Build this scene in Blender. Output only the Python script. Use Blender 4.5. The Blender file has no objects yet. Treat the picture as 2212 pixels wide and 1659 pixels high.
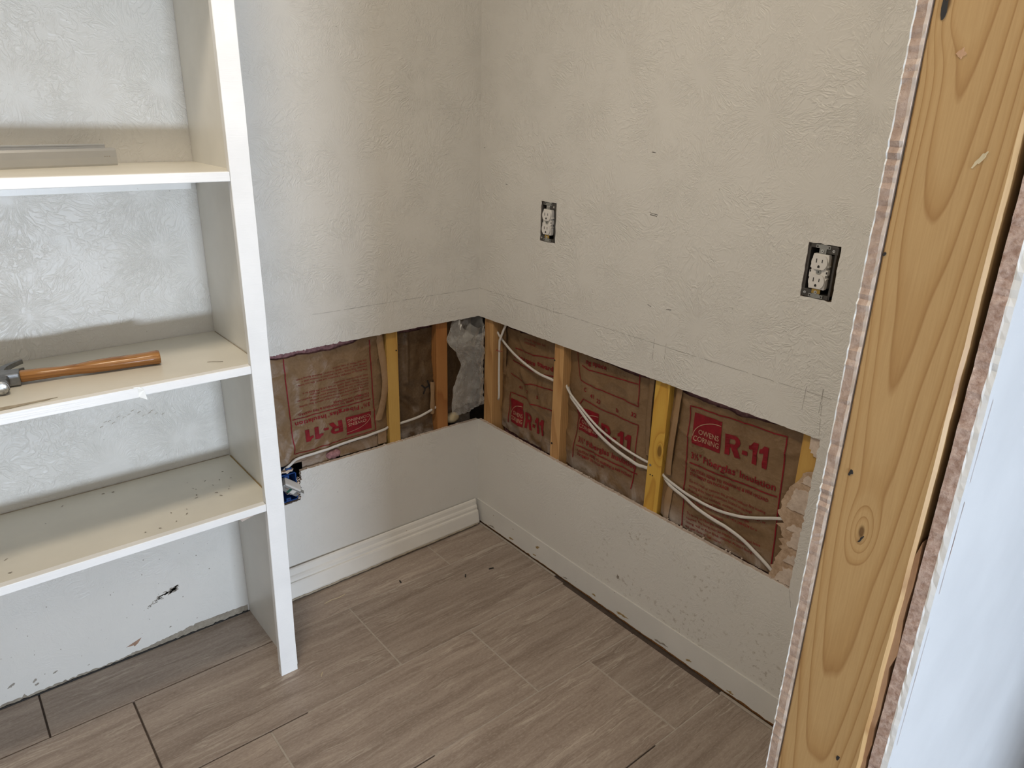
import bpy, bmesh, math, random
from mathutils import Vector, Matrix, noise
random.seed(7)
PI = math.pi
sc = bpy.context.scene
COL = sc.collection

# ------------------------------------------------------------------ camera
F_PX, W_PX = 1558.83, 2212.0
YAW, PITCH, ROLL = -0.6971, -0.3601, 0.0258
CAM = Vector((-1.4302, -1.8916, 1.4401))
fwd = Vector((-math.sin(YAW) * math.cos(PITCH), math.cos(YAW) * math.cos(PITCH), math.sin(PITCH)))
rgt = Vector((math.cos(YAW), math.sin(YAW), 0))
up = rgt.cross(fwd)
r2 = rgt * math.cos(ROLL) + up * math.sin(ROLL)
u2 = up * math.cos(ROLL) - rgt * math.sin(ROLL)
cd = bpy.data.cameras.new('camera')
cam = bpy.data.objects.new('camera', cd)
COL.objects.link(cam)
m = Matrix.Identity(4)
for i in range(3):
    m[i][0], m[i][1], m[i][2], m[i][3] = r2[i], u2[i], -fwd[i], CAM[i]
cam.matrix_world = m
cd.sensor_width = 36.0
cd.lens = F_PX / W_PX * 36.0
cd.clip_start = 0.02
sc.camera = cam

# ------------------------------------------------------------------ world, lights, exposure
wd = bpy.data.worlds.new('world')
sc.world = wd
wd.use_nodes = True
wd.node_tree.nodes['Background'].inputs[0].default_value = (0.62, 0.74, 1.0, 1)
wd.node_tree.nodes['Background'].inputs[1].default_value = 1.0
vs = sc.view_settings
vs.view_transform = 'Standard'
vs.look = 'None'
vs.gamma = 1.0
vs.use_curve_mapping = False
vs.exposure = 0.0


def area(name, loc, target, sx, sy, power, col, shape='RECTANGLE'):
    l = bpy.data.lights.new(name, 'AREA')
    l.shape = shape
    l.size = sx
    if shape == 'RECTANGLE':
        l.size_y = sy
    l.energy = power
    l.color = col
    o = bpy.data.objects.new(name, l)
    COL.objects.link(o)
    o.location = loc
    o.rotation_euler = (Vector(target) - Vector(loc)).to_track_quat('-Z', 'Y').to_euler()
    return o


WINDOW_POWER = 132.0
LAMP_POWER = 13.0
ROOM_POWER = 5.0
# daylight through the low window of the outer room, behind the photographer
area('window_daylight', (-1.20, -5.0, 0.16), (-1.20, 0.0, 0.70), 0.82, 0.27, WINDOW_POWER, (0.71, 0.835, 1.0))
# ceiling light of the outer room
area('room_ceiling_light', (-1.35, -2.55, 2.40), (-1.35, -2.55, 0.0), 0.5, 0.5, ROOM_POWER, (1.0, 0.93, 0.84), 'DISK')

# ------------------------------------------------------------------ materials


class N:
    """small node helper"""

    def __init__(s, name):
        s.m = bpy.data.materials.new(name)
        s.m.use_nodes = True
        s.t = s.m.node_tree
        s.p = s.t.nodes['Principled BSDF']
        s.out = s.t.nodes['Material Output']

    def n(s, typ, **kw):
        nd = s.t.nodes.new(typ)
        for k, v in kw.items():
            setattr(nd, k, v)
        return nd

    def l(s, a, b):
        s.t.links.new(a, b)

    def put(s, sock, v):
        if isinstance(v, bpy.types.NodeSocket):
            s.l(v, sock)
        else:
            sock.default_value = v

    def math(s, op, a, b=0.0, c=0.0):
        nd = s.n('ShaderNodeMath', operation=op)
        s.put(nd.inputs[0], a)
        s.put(nd.inputs[1], b)
        s.put(nd.inputs[2], c)
        return nd.outputs[0]

    def vmath(s, op, a, b=(0, 0, 0)):
        nd = s.n('ShaderNodeVectorMath', operation=op)
        s.put(nd.inputs[0], a)
        if op == 'SCALE':
            s.put(nd.inputs[3], b)
        else:
            s.put(nd.inputs[1], b)
        return nd.outputs[1] if op in ('LENGTH', 'DOT_PRODUCT', 'DISTANCE') else nd.outputs[0]

    def obj(s):
        if not hasattr(s, '_o'):
            s._o = s.n('ShaderNodeTexCoord').outputs['Object']
        return s._o

    def rnd(s):
        return s.n('ShaderNodeObjectInfo').outputs['Random']

    def sep(s, v):
        nd = s.n('ShaderNodeSeparateXYZ')
        s.l(v, nd.inputs[0])
        return nd.outputs

    def comb(s, x, y, z):
        nd = s.n('ShaderNodeCombineXYZ')
        for i, v in enumerate((x, y, z)):
            s.put(nd.inputs[i], v)
        return nd.outputs[0]

    def noise(s, vec, scale=5.0, detail=2.0, rough=0.5, dist=0.0):
        nd = s.n('ShaderNodeTexNoise')
        s.l(vec, nd.inputs['Vector'])
        nd.inputs['Scale'].default_value = scale
        nd.inputs['Detail'].default_value = detail
        nd.inputs['Roughness'].default_value = rough
        nd.inputs['Distortion'].default_value = dist
        return nd.outputs[0]

    def scale(s, vec, sc3):
        return s.vmath('MULTIPLY', vec, sc3)

    def ramp(s, f, stops, interp='LINEAR'):
        nd = s.n('ShaderNodeValToRGB')
        nd.color_ramp.interpolation = interp
        e = nd.color_ramp.elements
        while len(e) < len(stops):
            e.new(0.5)
        for i, (p, c) in enumerate(stops):
            e[i].position = p
            e[i].color = (*c, 1) if len(c) == 3 else c
        s.l(f, nd.inputs[0])
        return nd.outputs[0]

    def step(s, f, a, b):
        nd = s.n('ShaderNodeMapRange')
        s.put(nd.inputs[0], f)
        nd.inputs[1].default_value = a
        nd.inputs[2].default_value = b
        nd.clamp = True
        return nd.outputs[0]

    def mix(s, fac, a, b, mode='MIX'):
        nd = s.n('ShaderNodeMix', data_type='RGBA', blend_type=mode)
        s.put(nd.inputs[0], fac)
        s.put(nd.inputs[6], (*a, 1) if isinstance(a, tuple) else a)
        s.put(nd.inputs[7], (*b, 1) if isinstance(b, tuple) else b)
        return nd.outputs[2]

    def bump(s, h, strength=0.3, dist=0.002):
        nd = s.n('ShaderNodeBump')
        s.put(nd.inputs['Strength'], strength)
        nd.inputs['Distance'].default_value = dist
        s.l(h, nd.inputs['Height'])
        s.l(nd.outputs[0], s.p.inputs['Normal'])

    def done(s, color, rough=0.5, metal=0.0, spec=0.5):
        s.put(s.p.inputs['Base Color'], (*color, 1) if isinstance(color, tuple) else color)
        s.put(s.p.inputs['Roughness'], rough)
        s.p.inputs['Metallic'].default_value = metal
        s.p.inputs['Specular IOR Level'].default_value = spec
        return s.m


def simple(name, col, rough=0.5, metal=0.0, var=0.12, nscale=60.0, bump=0.0, spec=0.5):
    """plain material with a little mottling and grain"""
    k = N(name)
    f = k.noise(k.obj(), nscale, 4.0, 0.6)
    c = k.ramp(f, [(0.3, tuple(v * (1 - var) for v in col)), (0.7, tuple(min(1, v * (1 + var)) for v in col))])
    if bump:
        k.bump(k.noise(k.obj(), nscale * 3, 4.0, 0.6), bump, 0.001)
    return k.done(c, rough, metal, spec)


PAINT = (0.70, 0.675, 0.625)


def m_textured(name, stain=False):
    """painted drywall with a stomp brush (crow's foot) relief; plane coordinates are object x and z"""
    k = N(name)
    o = k.obj()
    x, y, z = k.sep(o)
    p = k.comb(x, z, 0.0)
    warp = k.n('ShaderNodeTexNoise')
    warp.inputs['Scale'].default_value = 9.0
    k.l(p, warp.inputs['Vector'])
    off = k.vmath('SCALE', k.vmath('SUBTRACT', warp.outputs[1], (0.5, 0.5, 0.5)), 0.09)
    pw = k.vmath('MULTIPLY', k.vmath('ADD', p, off), (1, 1, 0))
    vo = k.n('ShaderNodeTexVoronoi', voronoi_dimensions='2D', feature='F1')
    vo.inputs['Scale'].default_value = 5.2
    k.l(pw, vo.inputs['Vector'])
    d = k.vmath('SUBTRACT', pw, vo.outputs['Position'])
    d = k.vmath('MULTIPLY', d, (1, 1, 0))
    r = k.vmath('LENGTH', d)
    nrm = k.vmath('NORMALIZE', d)
    nx, ny, nz = k.sep(nrm)
    cr = k.sep(vo.outputs['Color'])[0]
    q = k.comb(k.math('MULTIPLY', nx, 5.0), k.math('MULTIPLY', ny, 5.0),
               k.math('ADD', k.math('MULTIPLY', r, 26.0), k.math('MULTIPLY', cr, 50.0)))
    f1 = k.noise(q, 1.35, 2.5, 0.62, 0.7)
    ridge = k.math('SUBTRACT', 1.0, k.math('ABSOLUTE', k.math('MULTIPLY', k.math('SUBTRACT', f1, 0.5), 7.5)))
    ridge = k.math('MULTIPLY', k.step(ridge, 0.25, 0.95), k.step(r, 0.012, 0.045))
    sw = k.noise(p, 40.0, 3.0, 0.6, 1.8)
    ridge2 = k.math('SUBTRACT', 1.0, k.math('ABSOLUTE', k.math('MULTIPLY', k.math('SUBTRACT', sw, 0.52), 9.0)))
    ridge2 = k.step(ridge2, 0.3, 0.95)
    amp = k.step(k.noise(p, 6.5, 3.0, 0.6), 0.40, 0.62)
    ampb = k.step(k.noise(k.vmath('ADD', p, (3.7, 1.9, 0)), 8.0, 2.0), 0.46, 0.66)
    low = k.math('ADD', k.math('MULTIPLY', k.step(z, 0.12, 0.62), 0.75), 0.25)      # the skim coat is smoother near the floor
    fine = k.noise(p, 240.0, 3.0, 0.6)
    h = k.math('ADD', k.math('MULTIPLY', ridge, k.math('ADD', k.math('MULTIPLY', amp, 0.8), 0.2)), k.math('MULTIPLY', k.math('MULTIPLY', ridge2, 0.7), ampb))
    h = k.math('ADD', k.math('MULTIPLY', h, low), k.math('MULTIPLY', fine, 0.16))
    k.bump(h, 0.45, 0.0024)
    tone = k.noise(p, 2.2, 3.0)
    c = k.mix(k.step(tone, 0.3, 0.7), tuple(v * 0.965 for v in PAINT), tuple(v * 1.02 for v in PAINT))
    sp = k.noise(p, 120.0, 2.0, 0.5)
    c = k.mix(k.math('MULTIPLY', k.step(sp, 0.735, 0.77), 0.5), c, (0.22, 0.19, 0.16))
    if stain:
        s1 = k.noise(p, 70.0, 4.0, 0.65)
        s2 = k.noise(p, 5.5, 2.0)
        reg = k.math('MULTIPLY', k.step(x, 0.40, 0.75), k.step(z, 0.42, 0.30))
        fac = k.math('MULTIPLY', k.math('MULTIPLY', k.step(s1, 0.56, 0.64), k.step(s2, 0.44, 0.58)), reg)
        c = k.mix(k.math('MULTIPLY', fac, 0.45), c, (0.25, 0.19, 0.12))
    return k.done(c, k.math('ADD', 0.34, k.math('MULTIPLY', fine, 0.12)), 0.0, 0.45)


def m_smooth(name, col, rough=0.35, brush=(3, 60, 3), bump=0.12, chips=0.0, chipcol=(0.30, 0.22, 0.14)):
    """brush painted wood or plaster"""
    k = N(name)
    o = k.obj()
    f = k.noise(k.scale(o, brush), 6.0, 4.0, 0.6)
    t = k.noise(o, 9.0, 3.0)
    c = k.mix(k.step(t, 0.3, 0.7), tuple(v * 0.95 for v in col), tuple(min(1, v * 1.03) for v in col))
    if chips:
        s = k.noise(o, 55.0, 3.0, 0.6)
        c = k.mix(k.step(s, 0.80 - chips, 0.83 - chips), c, chipcol)
    k.bump(f, bump, 0.0015)
    return k.done(c, rough)


def m_wood(name, light, mid, dark, axis='Z', yc=0.0, off=0.03, tilt=0.05, freq=60.0, knots=(), rough=0.55, seed=0.0):
    """sawn softwood; grain runs along local z; the board's wide face is spanned by local x"""
    k = N(name)
    x, y, z = k.sep(k.obj())
    if axis == 'X':
        x, y, z = y, z, x
    p = k.comb(x, y, k.math('MULTIPLY', z, 0.16))
    p = k.vmath('ADD', p, (seed, seed * 0.7, seed * 1.3))
    n1 = k.noise(p, 11.0, 2.0, 0.5)
    n2 = k.noise(p, 34.0, 2.0, 0.5)
    xx = k.math('ADD', k.math('SUBTRACT', x, yc), k.math('MULTIPLY', k.math('SUBTRACT', n1, 0.5), 0.030))
    dep = k.math('ADD', k.math('ADD', y, off), k.math('MULTIPLY', z, tilt))
    dep = k.math('ADD', dep, k.math('MULTIPLY', k.math('SUBTRACT', n1, 0.5), 0.035))
    dark_k = None
    for (kx, kz, kr) in knots:
        dx = k.math('SUBTRACT', x, kx)
        dz = k.math('MULTIPLY', k.math('SUBTRACT', z, kz), 0.42)
        q = k.math('ADD', k.math('MULTIPLY', dx, dx), k.math('MULTIPLY', dz, dz))
        g = k.math('EXPONENT', k.math('MULTIPLY', q, -1.0 / (kr * kr * 1.6)))
        dep = k.math('ADD', dep, k.math('MULTIPLY', g, kr * 2.2))
        core = k.math('EXPONENT', k.math('MULTIPLY', q, -1.0 / (kr * kr * (0.30 if kr > 0.012 else 0.14))))
        core = k.math('ADD', core, k.math('MULTIPLY', k.math('SUBTRACT', n2, 0.5), 0.5))
        dark_k = core if dark_k is None else k.math('MAXIMUM', dark_k, core)
    r = k.math('SQRT', k.math('ADD', k.math('MULTIPLY', xx, xx), k.math('MULTIPLY', dep, dep)))
    r = k.math('ADD', k.math('MULTIPLY', r, freq), k.math('MULTIPLY', n2, 0.35))
    fr = k.math('FRACT', r)
    ring = k.ramp(fr, [(0.0, light), (0.50, light), (0.80, mid), (0.93, tuple(0.5 * (a + b) for a, b in zip(mid, dark))), (1.0, light)])
    fib = k.noise(k.comb(x, y, k.math('MULTIPLY', z, 0.03)), 520.0, 2.0, 0.6)
    c = k.mix(k.math('MULTIPLY', k.step(fib, 0.35, 0.75), 0.22), ring, dark)
    blo = k.noise(k.comb(x, y, k.math('MULTIPLY', z, 0.3)), 16.0, 2.0)
    c = k.mix(k.math('MULTIPLY', k.step(blo, 0.45, 0.75), 0.25), c, tuple(v * 1.12 for v in light))
    if dark_k is not None:
        c = k.mix(k.math('MULTIPLY', k.step(dark_k, 0.30, 0.70), 0.85), c, tuple(v * 0.40 for v in dark))
    k.bump(k.math('ADD', fr, fib), 0.12, 0.0006)
    return k.done(c, rough, 0, 0.3)


def m_tile():
    k = N('taupe_vein_tile')
    o = k.obj()
    rn = k.rnd()
    o = k.vmath('ADD', o, k.comb(k.math('MULTIPLY', rn, 40.0), k.math('MULTIPLY', rn, 23.0), 0.0))
    w = k.noise(k.scale(o, (2.0, 5.0, 1)), 3.0, 3.0, 0.55)
    ow = k.vmath('ADD', o, k.comb(0.0, k.math('MULTIPLY', k.math('SUBTRACT', w, 0.5), 0.035), 0.0))
    a = k.noise(k.scale(ow, (0.7, 11.0, 1)), 2.6, 5.0, 0.6)
    b = k.noise(k.scale(ow, (2.6, 60.0, 1)), 2.0, 4.0, 0.65)
    base = k.ramp(a, [(0.28, (0.205, 0.155, 0.120)), (0.45, (0.295, 0.232, 0.187)), (0.58, (0.355, 0.285, 0.232)), (0.75, (0.42, 0.345, 0.285))])
    base = k.mix(k.math('MULTIPLY', k.step(b, 0.42, 0.75), 0.36), base, (0.200, 0.150, 0.118))
    v = k.noise(k.scale(ow, (1.4, 24.0, 1)), 1.9, 3.0, 0.6, 0.3)
    vein = k.math('SUBTRACT', 1.0, k.math('ABSOLUTE', k.math('MULTIPLY', k.math('SUBTRACT', v, 0.54), 28.0)))
    gate = k.step(k.noise(k.scale(o, (3, 6, 1)), 2.0, 2.0), 0.45, 0.62)
    base = k.mix(k.math('MULTIPLY', k.math('MULTIPLY', k.step(vein, 0.1, 1.0), gate), 0.62), base, (0.52, 0.45, 0.375))
    g = k.noise(k.scale(o, (0.45, 1, 1)), 230.0, 4.0, 0.7)
    base = k.mix(k.math('MULTIPLY', k.step(g, 0.50, 0.72), 0.40), base, (0.50, 0.425, 0.355))
    base = k.mix(k.math('MULTIPLY', k.step(g, 0.46, 0.30), 0.35), base, (0.185, 0.140, 0.110))
    v2 = k.noise(k.scale(ow, (1.1, 15.0, 1)), 3.1, 4.0, 0.65, 0.5)
    crk = k.math('SUBTRACT', 1.0, k.math('ABSOLUTE', k.math('MULTIPLY', k.math('SUBTRACT', v2, 0.47), 34.0)))
    base = k.mix(k.math('MULTIPLY', k.math('MULTIPLY', k.step(crk, 0.0, 1.0), k.step(k.noise(k.scale(o, (2, 9, 1)), 2.3, 2.0), 0.40, 0.60)), 0.50), base, (0.165, 0.118, 0.09))
    hsv = k.n('ShaderNodeHueSaturation')
    k.l(base, hsv.inputs['Color'])
    hsv.inputs['Saturation'].default_value = 0.95
    k.put(hsv.inputs['Value'], k.math('ADD', 1.02, k.math('MULTIPLY', rn, 0.2)))
    k.bump(k.math('ADD', b, g), 0.08, 0.001)
    return k.done(hsv.outputs[0], 0.44, 0, 0.4)


def m_kraft(name='kraft_paper', t=1.0):
    k = N(name)
    o = k.obj()
    a = k.noise(o, 9.0, 4.0, 0.6)
    b = k.noise(o, 140.0, 3.0, 0.6)
    c = k.ramp(a, [(0.3, (0.190 * t, 0.108 * t, 0.048 * t)), (0.7, (0.275 * t, 0.168 * t, 0.084 * t))])
    c = k.mix(k.math('MULTIPLY', k.step(b, 0.45, 0.8), 0.2), c, (0.34, 0.235, 0.14))
    dn = k.noise(o, 11.0, 5.0, 0.7, 0.8)
    lowz = k.step(k.sep(o)[2], 0.44, 0.385)            # plaster dust caught at the lower cut
    dust = k.math('ADD', k.math('MULTIPLY', k.step(dn, 0.58, 0.82), 0.16), k.math('MULTIPLY', k.math('MULTIPLY', lowz, k.step(dn, 0.38, 0.60)), 0.55))
    c = k.mix(dust, c, (0.50, 0.45, 0.41))
    cre = k.noise(o, 17.0, 3.0, 0.55, 0.6)
    cre = k.step(k.math('SUBTRACT', 1.0, k.math('ABSOLUTE', k.math('MULTIPLY', k.math('SUBTRACT', cre, 0.5), 11.0))), 0.0, 1.0)
    hgt = k.math('ADD', k.math('MULTIPLY', k.noise(o, 38.0, 4.0, 0.6), 1.0), k.math('MULTIPLY', cre, 0.45))
    k.bump(hgt, 0.34, 0.0035)
    return k.done(c, 0.46, 0, 0.45)


def m_gypsum(name, col, dark, sc=90.0):
    k = N(name)
    o = k.obj()
    a = k.noise(o, sc, 5.0, 0.7)
    b = k.noise(o, 24.0, 3.0)
    c = k.mix(k.step(a, 0.35, 0.68), dark, col)
    c = k.mix(k.math('MULTIPLY', k.step(b, 0.5, 0.75), 0.35), c, tuple(v * 0.75 for v in dark))
    k.bump(a, 0.6, 0.003)
    return k.done(c, 0.9, 0, 0.2)


def m_film():
    k = N('clear_plastic_film')
    k.p.inputs['Base Color'].default_value = (0.88, 0.86, 0.82, 1)
    k.p.inputs['Roughness'].default_value = 0.16
    k.p.inputs['Specular IOR Level'].default_value = 0.7
    k.bump(k.noise(k.obj(), 32.0, 2.0, 0.5, 0.6), 0.22, 0.004)
    tr = k.n('ShaderNodeBsdfTransparent')
    tr.inputs[0].default_value = (0.90, 0.89, 0.86, 1)
    lw = k.n('ShaderNodeLayerWeight')
    lw.inputs[0].default_value = 0.42
    haze = k.noise(k.obj(), 26.0, 3.0, 0.6)
    fac = k.math('ADD', k.math('MULTIPLY', lw.outputs['Facing'], 0.42), k.math('MULTIPLY', k.step(haze, 0.45, 0.75), 0.20))
    fac = k.math('ADD', fac, 0.10)
    mx = k.n('ShaderNodeMixShader')
    k.l(fac, mx.inputs[0])
    k.l(tr.outputs[0], mx.inputs[1])
    k.l(k.p.outputs[0], mx.inputs[2])
    k.l(mx.outputs[0], k.out.inputs['Surface'])
    return k.m


M = {}
M['wall'] = m_textured('textured_wall_paint')
M['wall_r'] = m_textured('textured_wall_paint_stained', True)
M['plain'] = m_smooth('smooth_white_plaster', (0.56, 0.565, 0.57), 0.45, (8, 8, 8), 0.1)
M['trimpaint'] = m_smooth('white_trim_paint', (0.82, 0.81, 0.78), 0.3, (60, 60, 2), 0.14, 0.045)
M['shelfpaint'] = m_smooth('cream_shelf_paint', (0.70, 0.665, 0.575), 0.33, (2, 60, 2), 0.10, 0.03, (0.50, 0.43, 0.31))
M['panelpaint'] = m_smooth('off_white_panel_paint', (0.76, 0.745, 0.695), 0.34, (40, 40, 2), 0.08, 0.03)
M['edgepaint'] = m_smooth('bright_white_edge_paint', (0.86, 0.855, 0.84), 0.38, (3, 60, 60), 0.25, 0.05)
M['basepaint'] = m_smooth('aged_white_base_paint', (0.745, 0.715, 0.66), 0.33, (2, 60, 60), 0.10, 0.06, (0.42, 0.33, 0.21))
M['stripe'] = m_smooth('flat_base_paint', (0.70, 0.68, 0.635), 0.5, (30, 3, 30), 0.2, 0.09, (0.33, 0.24, 0.16))
M['gyp'] = m_gypsum('gypsum_core', (0.62, 0.54, 0.475), (0.47, 0.38, 0.315))
M['gyp2'] = m_gypsum('gypsum_core_rough', (0.64, 0.49, 0.41), (0.33, 0.205, 0.15), 130.0)
M['gyp_j'] = m_gypsum('gypsum_core_tan', (0.55, 0.42, 0.335), (0.38, 0.265, 0.20), 110.0)
M['gpaper'] = simple('drywall_paper', (0.60, 0.50, 0.42), 0.85, var=0.15)
M['gpaint'] = simple('paint_lip', (0.80, 0.79, 0.76), 0.55, var=0.05)
M['torn'] = m_gypsum('torn_drywall_paper', (0.56, 0.41, 0.29), (0.37, 0.25, 0.16), 55.0)
M['tornlight'] = m_gypsum('torn_gypsum_face', (0.68, 0.565, 0.47), (0.53, 0.42, 0.335), 70.0)
M['tile'] = m_tile()
M['grout'] = simple('pale_grout', (0.43, 0.375, 0.32), 0.9, var=0.12, nscale=90)
M['subfloor'] = simple('dark_thinset', (0.085, 0.062, 0.048), 0.95, var=0.25)
M['ceil'] = simple('ceiling_paint', (0.80, 0.79, 0.77), 0.8, var=0.03)
M['kraft'] = m_kraft('kraft_paper', 0.84)
M['kraft_l'] = m_kraft('kraft_flange', 1.25)
M['kraft_d'] = m_kraft('dark_kraft_paper', 0.42)
M['red'] = simple('red_ink', (0.205, 0.006, 0.012), 0.6, var=0.25, nscale=45, spec=0.3)
M['knock'] = simple('unprinted_kraft', (0.42, 0.27, 0.17), 0.5, var=0.1)
M['ink'] = simple('black_ink', (0.012, 0.010, 0.010), 0.6, var=0.2)
M['pink'] = simple('pink_fiberglass', (0.30, 0.15, 0.15), 1.0, var=0.45, nscale=85, bump=0.8)
M['sheath'] = simple('dark_sheathing', (0.035, 0.024, 0.018), 0.9, var=0.4)
M['pine_o'] = m_wood('orange_pine', (0.54, 0.285, 0.105), (0.47, 0.225, 0.075), (0.32, 0.13, 0.038), off=0.06, tilt=0.02, freq=120, seed=1.0)
M['pine_p'] = m_wood('fine_grained_pine', (0.56, 0.325, 0.135), (0.48, 0.26, 0.10), (0.33, 0.155, 0.055), off=0.35, tilt=0.01, freq=150, seed=3.0)
M['pine_r'] = m_wood('reddish_pine', (0.40, 0.180, 0.058), (0.35, 0.145, 0.044), (0.25, 0.090, 0.025), off=0.2, tilt=0.02, freq=80, seed=5.0)
M['pine_y'] = m_wood('yellow_pine', (0.66, 0.40, 0.072), (0.60, 0.335, 0.055), (0.40, 0.18, 0.028), off=0.022, tilt=0.06, freq=70,
                     knots=((0.012, 0.592, 0.015),), seed=8.0)
M['pine_y2'] = m_wood('pale_yellow_pine', (0.60, 0.375, 0.105), (0.52, 0.30, 0.075), (0.36, 0.17, 0.04), off=0.05, tilt=0.02, freq=70, seed=11.0)
M['jamb'] = m_wood('tan_jamb_lumber', (0.475, 0.300, 0.130), (0.425, 0.252, 0.100), (0.255, 0.115, 0.034), yc=-0.004, off=-0.100, tilt=0.050,
                   freq=150, knots=((-0.008, 1.056, 0.009), (-0.033, 1.530, 0.011)), seed=2.0, rough=0.42)
M['shim'] = m_wood('shim_wood', (0.50, 0.30, 0.17), (0.42, 0.23, 0.12), (0.28, 0.14, 0.06), freq=90, seed=6.0)
M['cable'] = simple('white_cable_sheath', (0.62, 0.58, 0.53), 0.38, var=0.06, nscale=30)
M['staple'] = simple('red_staple', (0.32, 0.05, 0.03), 0.5)
M['film'] = m_film()
M['dkplastic'] = simple('dark_grey_box_plastic', (0.058, 0.052, 0.046), 0.5, var=0.08)
M['black'] = simple('black_box_interior', (0.008, 0.008, 0.008), 0.8)
M['white_pl'] = simple('white_receptacle_plastic', (0.72, 0.69, 0.65), 0.32, var=0.03)
M['slot'] = simple('slot_black', (0.015, 0.013, 0.012), 0.7)
M['zinc'] = simple('zinc_steel', (0.36, 0.36, 0.34), 0.42, 0.75, var=0.1)
M['chrome'] = simple('bright_screw_steel', (0.72, 0.71, 0.69), 0.25, 0.95, var=0.05)
M['brass'] = simple('brass_strap', (0.50, 0.33, 0.09), 0.38, 0.8, var=0.12)
M['blue'] = simple('blue_box_plastic', (0.006, 0.050, 0.20), 0.38, var=0.2)
M['greylabel'] = simple('grey_steel_bridge', (0.36, 0.36, 0.36), 0.35, 0.5, var=0.1)
M['green'] = simple('green_label', (0.010, 0.085, 0.055), 0.5)
M['alu'] = simple('satin_aluminium', (0.50, 0.50, 0.495), 0.36, 0.55, var=0.05, nscale=8)
M['alu2'] = simple('pale_grey_metal', (0.56, 0.57, 0.58), 0.42, 0.5, var=0.04, nscale=8)
M['hickory'] = m_wood('varnished_hickory', (0.36, 0.170, 0.055), (0.30, 0.130, 0.038), (0.17, 0.062, 0.016), axis='X', off=0.03, tilt=0.05, freq=170,
                      seed=4.0, rough=0.22)
M['steel'] = simple('worn_tool_steel', (0.20, 0.20, 0.20), 0.36, 0.85, var=0.3, nscale=70, bump=0.15)
M['steelface'] = simple('scratched_bright_steel', (0.42, 0.42, 0.41), 0.34, 0.9, var=0.45, nscale=160, bump=0.3)
M['pencil'] = simple('graphite', (0.36, 0.335, 0.30), 0.8)
M['pencil_d'] = simple('dense_graphite', (0.10, 0.09, 0.08), 0.8)
M['scuff'] = m_gypsum('dark_scuff', (0.42, 0.38, 0.32), (0.25, 0.22, 0.185), 160.0)
M['stain'] = m_gypsum('yellow_brown_stain', (0.42, 0.30, 0.14), (0.30, 0.20, 0.09), 120.0)
M['bare'] = m_gypsum('bare_tan_plaster', (0.46, 0.40, 0.31), (0.33, 0.28, 0.21), 60.0)
M['bare_d'] = m_gypsum('grimy_bare_plaster', (0.36, 0.315, 0.25), (0.24, 0.205, 0.16), 60.0)
M['tan'] = simple('tan_paper_face', (0.30, 0.185, 0.125), 0.8, var=0.2)
M['chip'] = simple('black_debris', (0.02, 0.018, 0.016), 0.7)
M['straw'] = simple('pale_straw', (0.55, 0.45, 0.28), 0.8)
M['tape'] = simple('clear_tape', (0.66, 0.64, 0.58), 0.3, var=0.08)
M['lampglass'] = simple('lamp_dome', (0.85, 0.84, 0.80), 0.4, var=0.02)

# ------------------------------------------------------------------ geometry helpers
RZ = {'B': 0.0, 'R': -PI / 2}      # wall frames: local x runs to the right along the wall, y into it, z up


def link(o, parent=None):
    COL.objects.link(o)
    if parent is not None:
        o.parent = parent
    return o


def tag(o, label=None, cat=None, group=None, kind=None):
    if label:
        o['label'] = label
    if cat:
        o['category'] = cat
    if group:
        o['group'] = group
    if kind:
        o['kind'] = kind
    return o


def rot_to_world(p, fr):
    a = RZ[fr]
    c, s = math.cos(a), math.sin(a)
    return Vector((c * p[0] - s * p[1], s * p[0] + c * p[1], p[2]))


def thing(name, label, cat, loc=(0, 0, 0), fr='B', group=None, rotz=None):
    """Empty at the thing's base; loc is given in the wall frame fr"""
    o = bpy.data.objects.new(name, None)
    o.empty_display_size = 0.05
    link(o)
    o.location = rot_to_world(loc, fr)
    o.rotation_euler = (0, 0, RZ[fr] if rotz is None else rotz)
    o['_loc'] = tuple(loc)
    return tag(o, label, cat, group)


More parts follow.
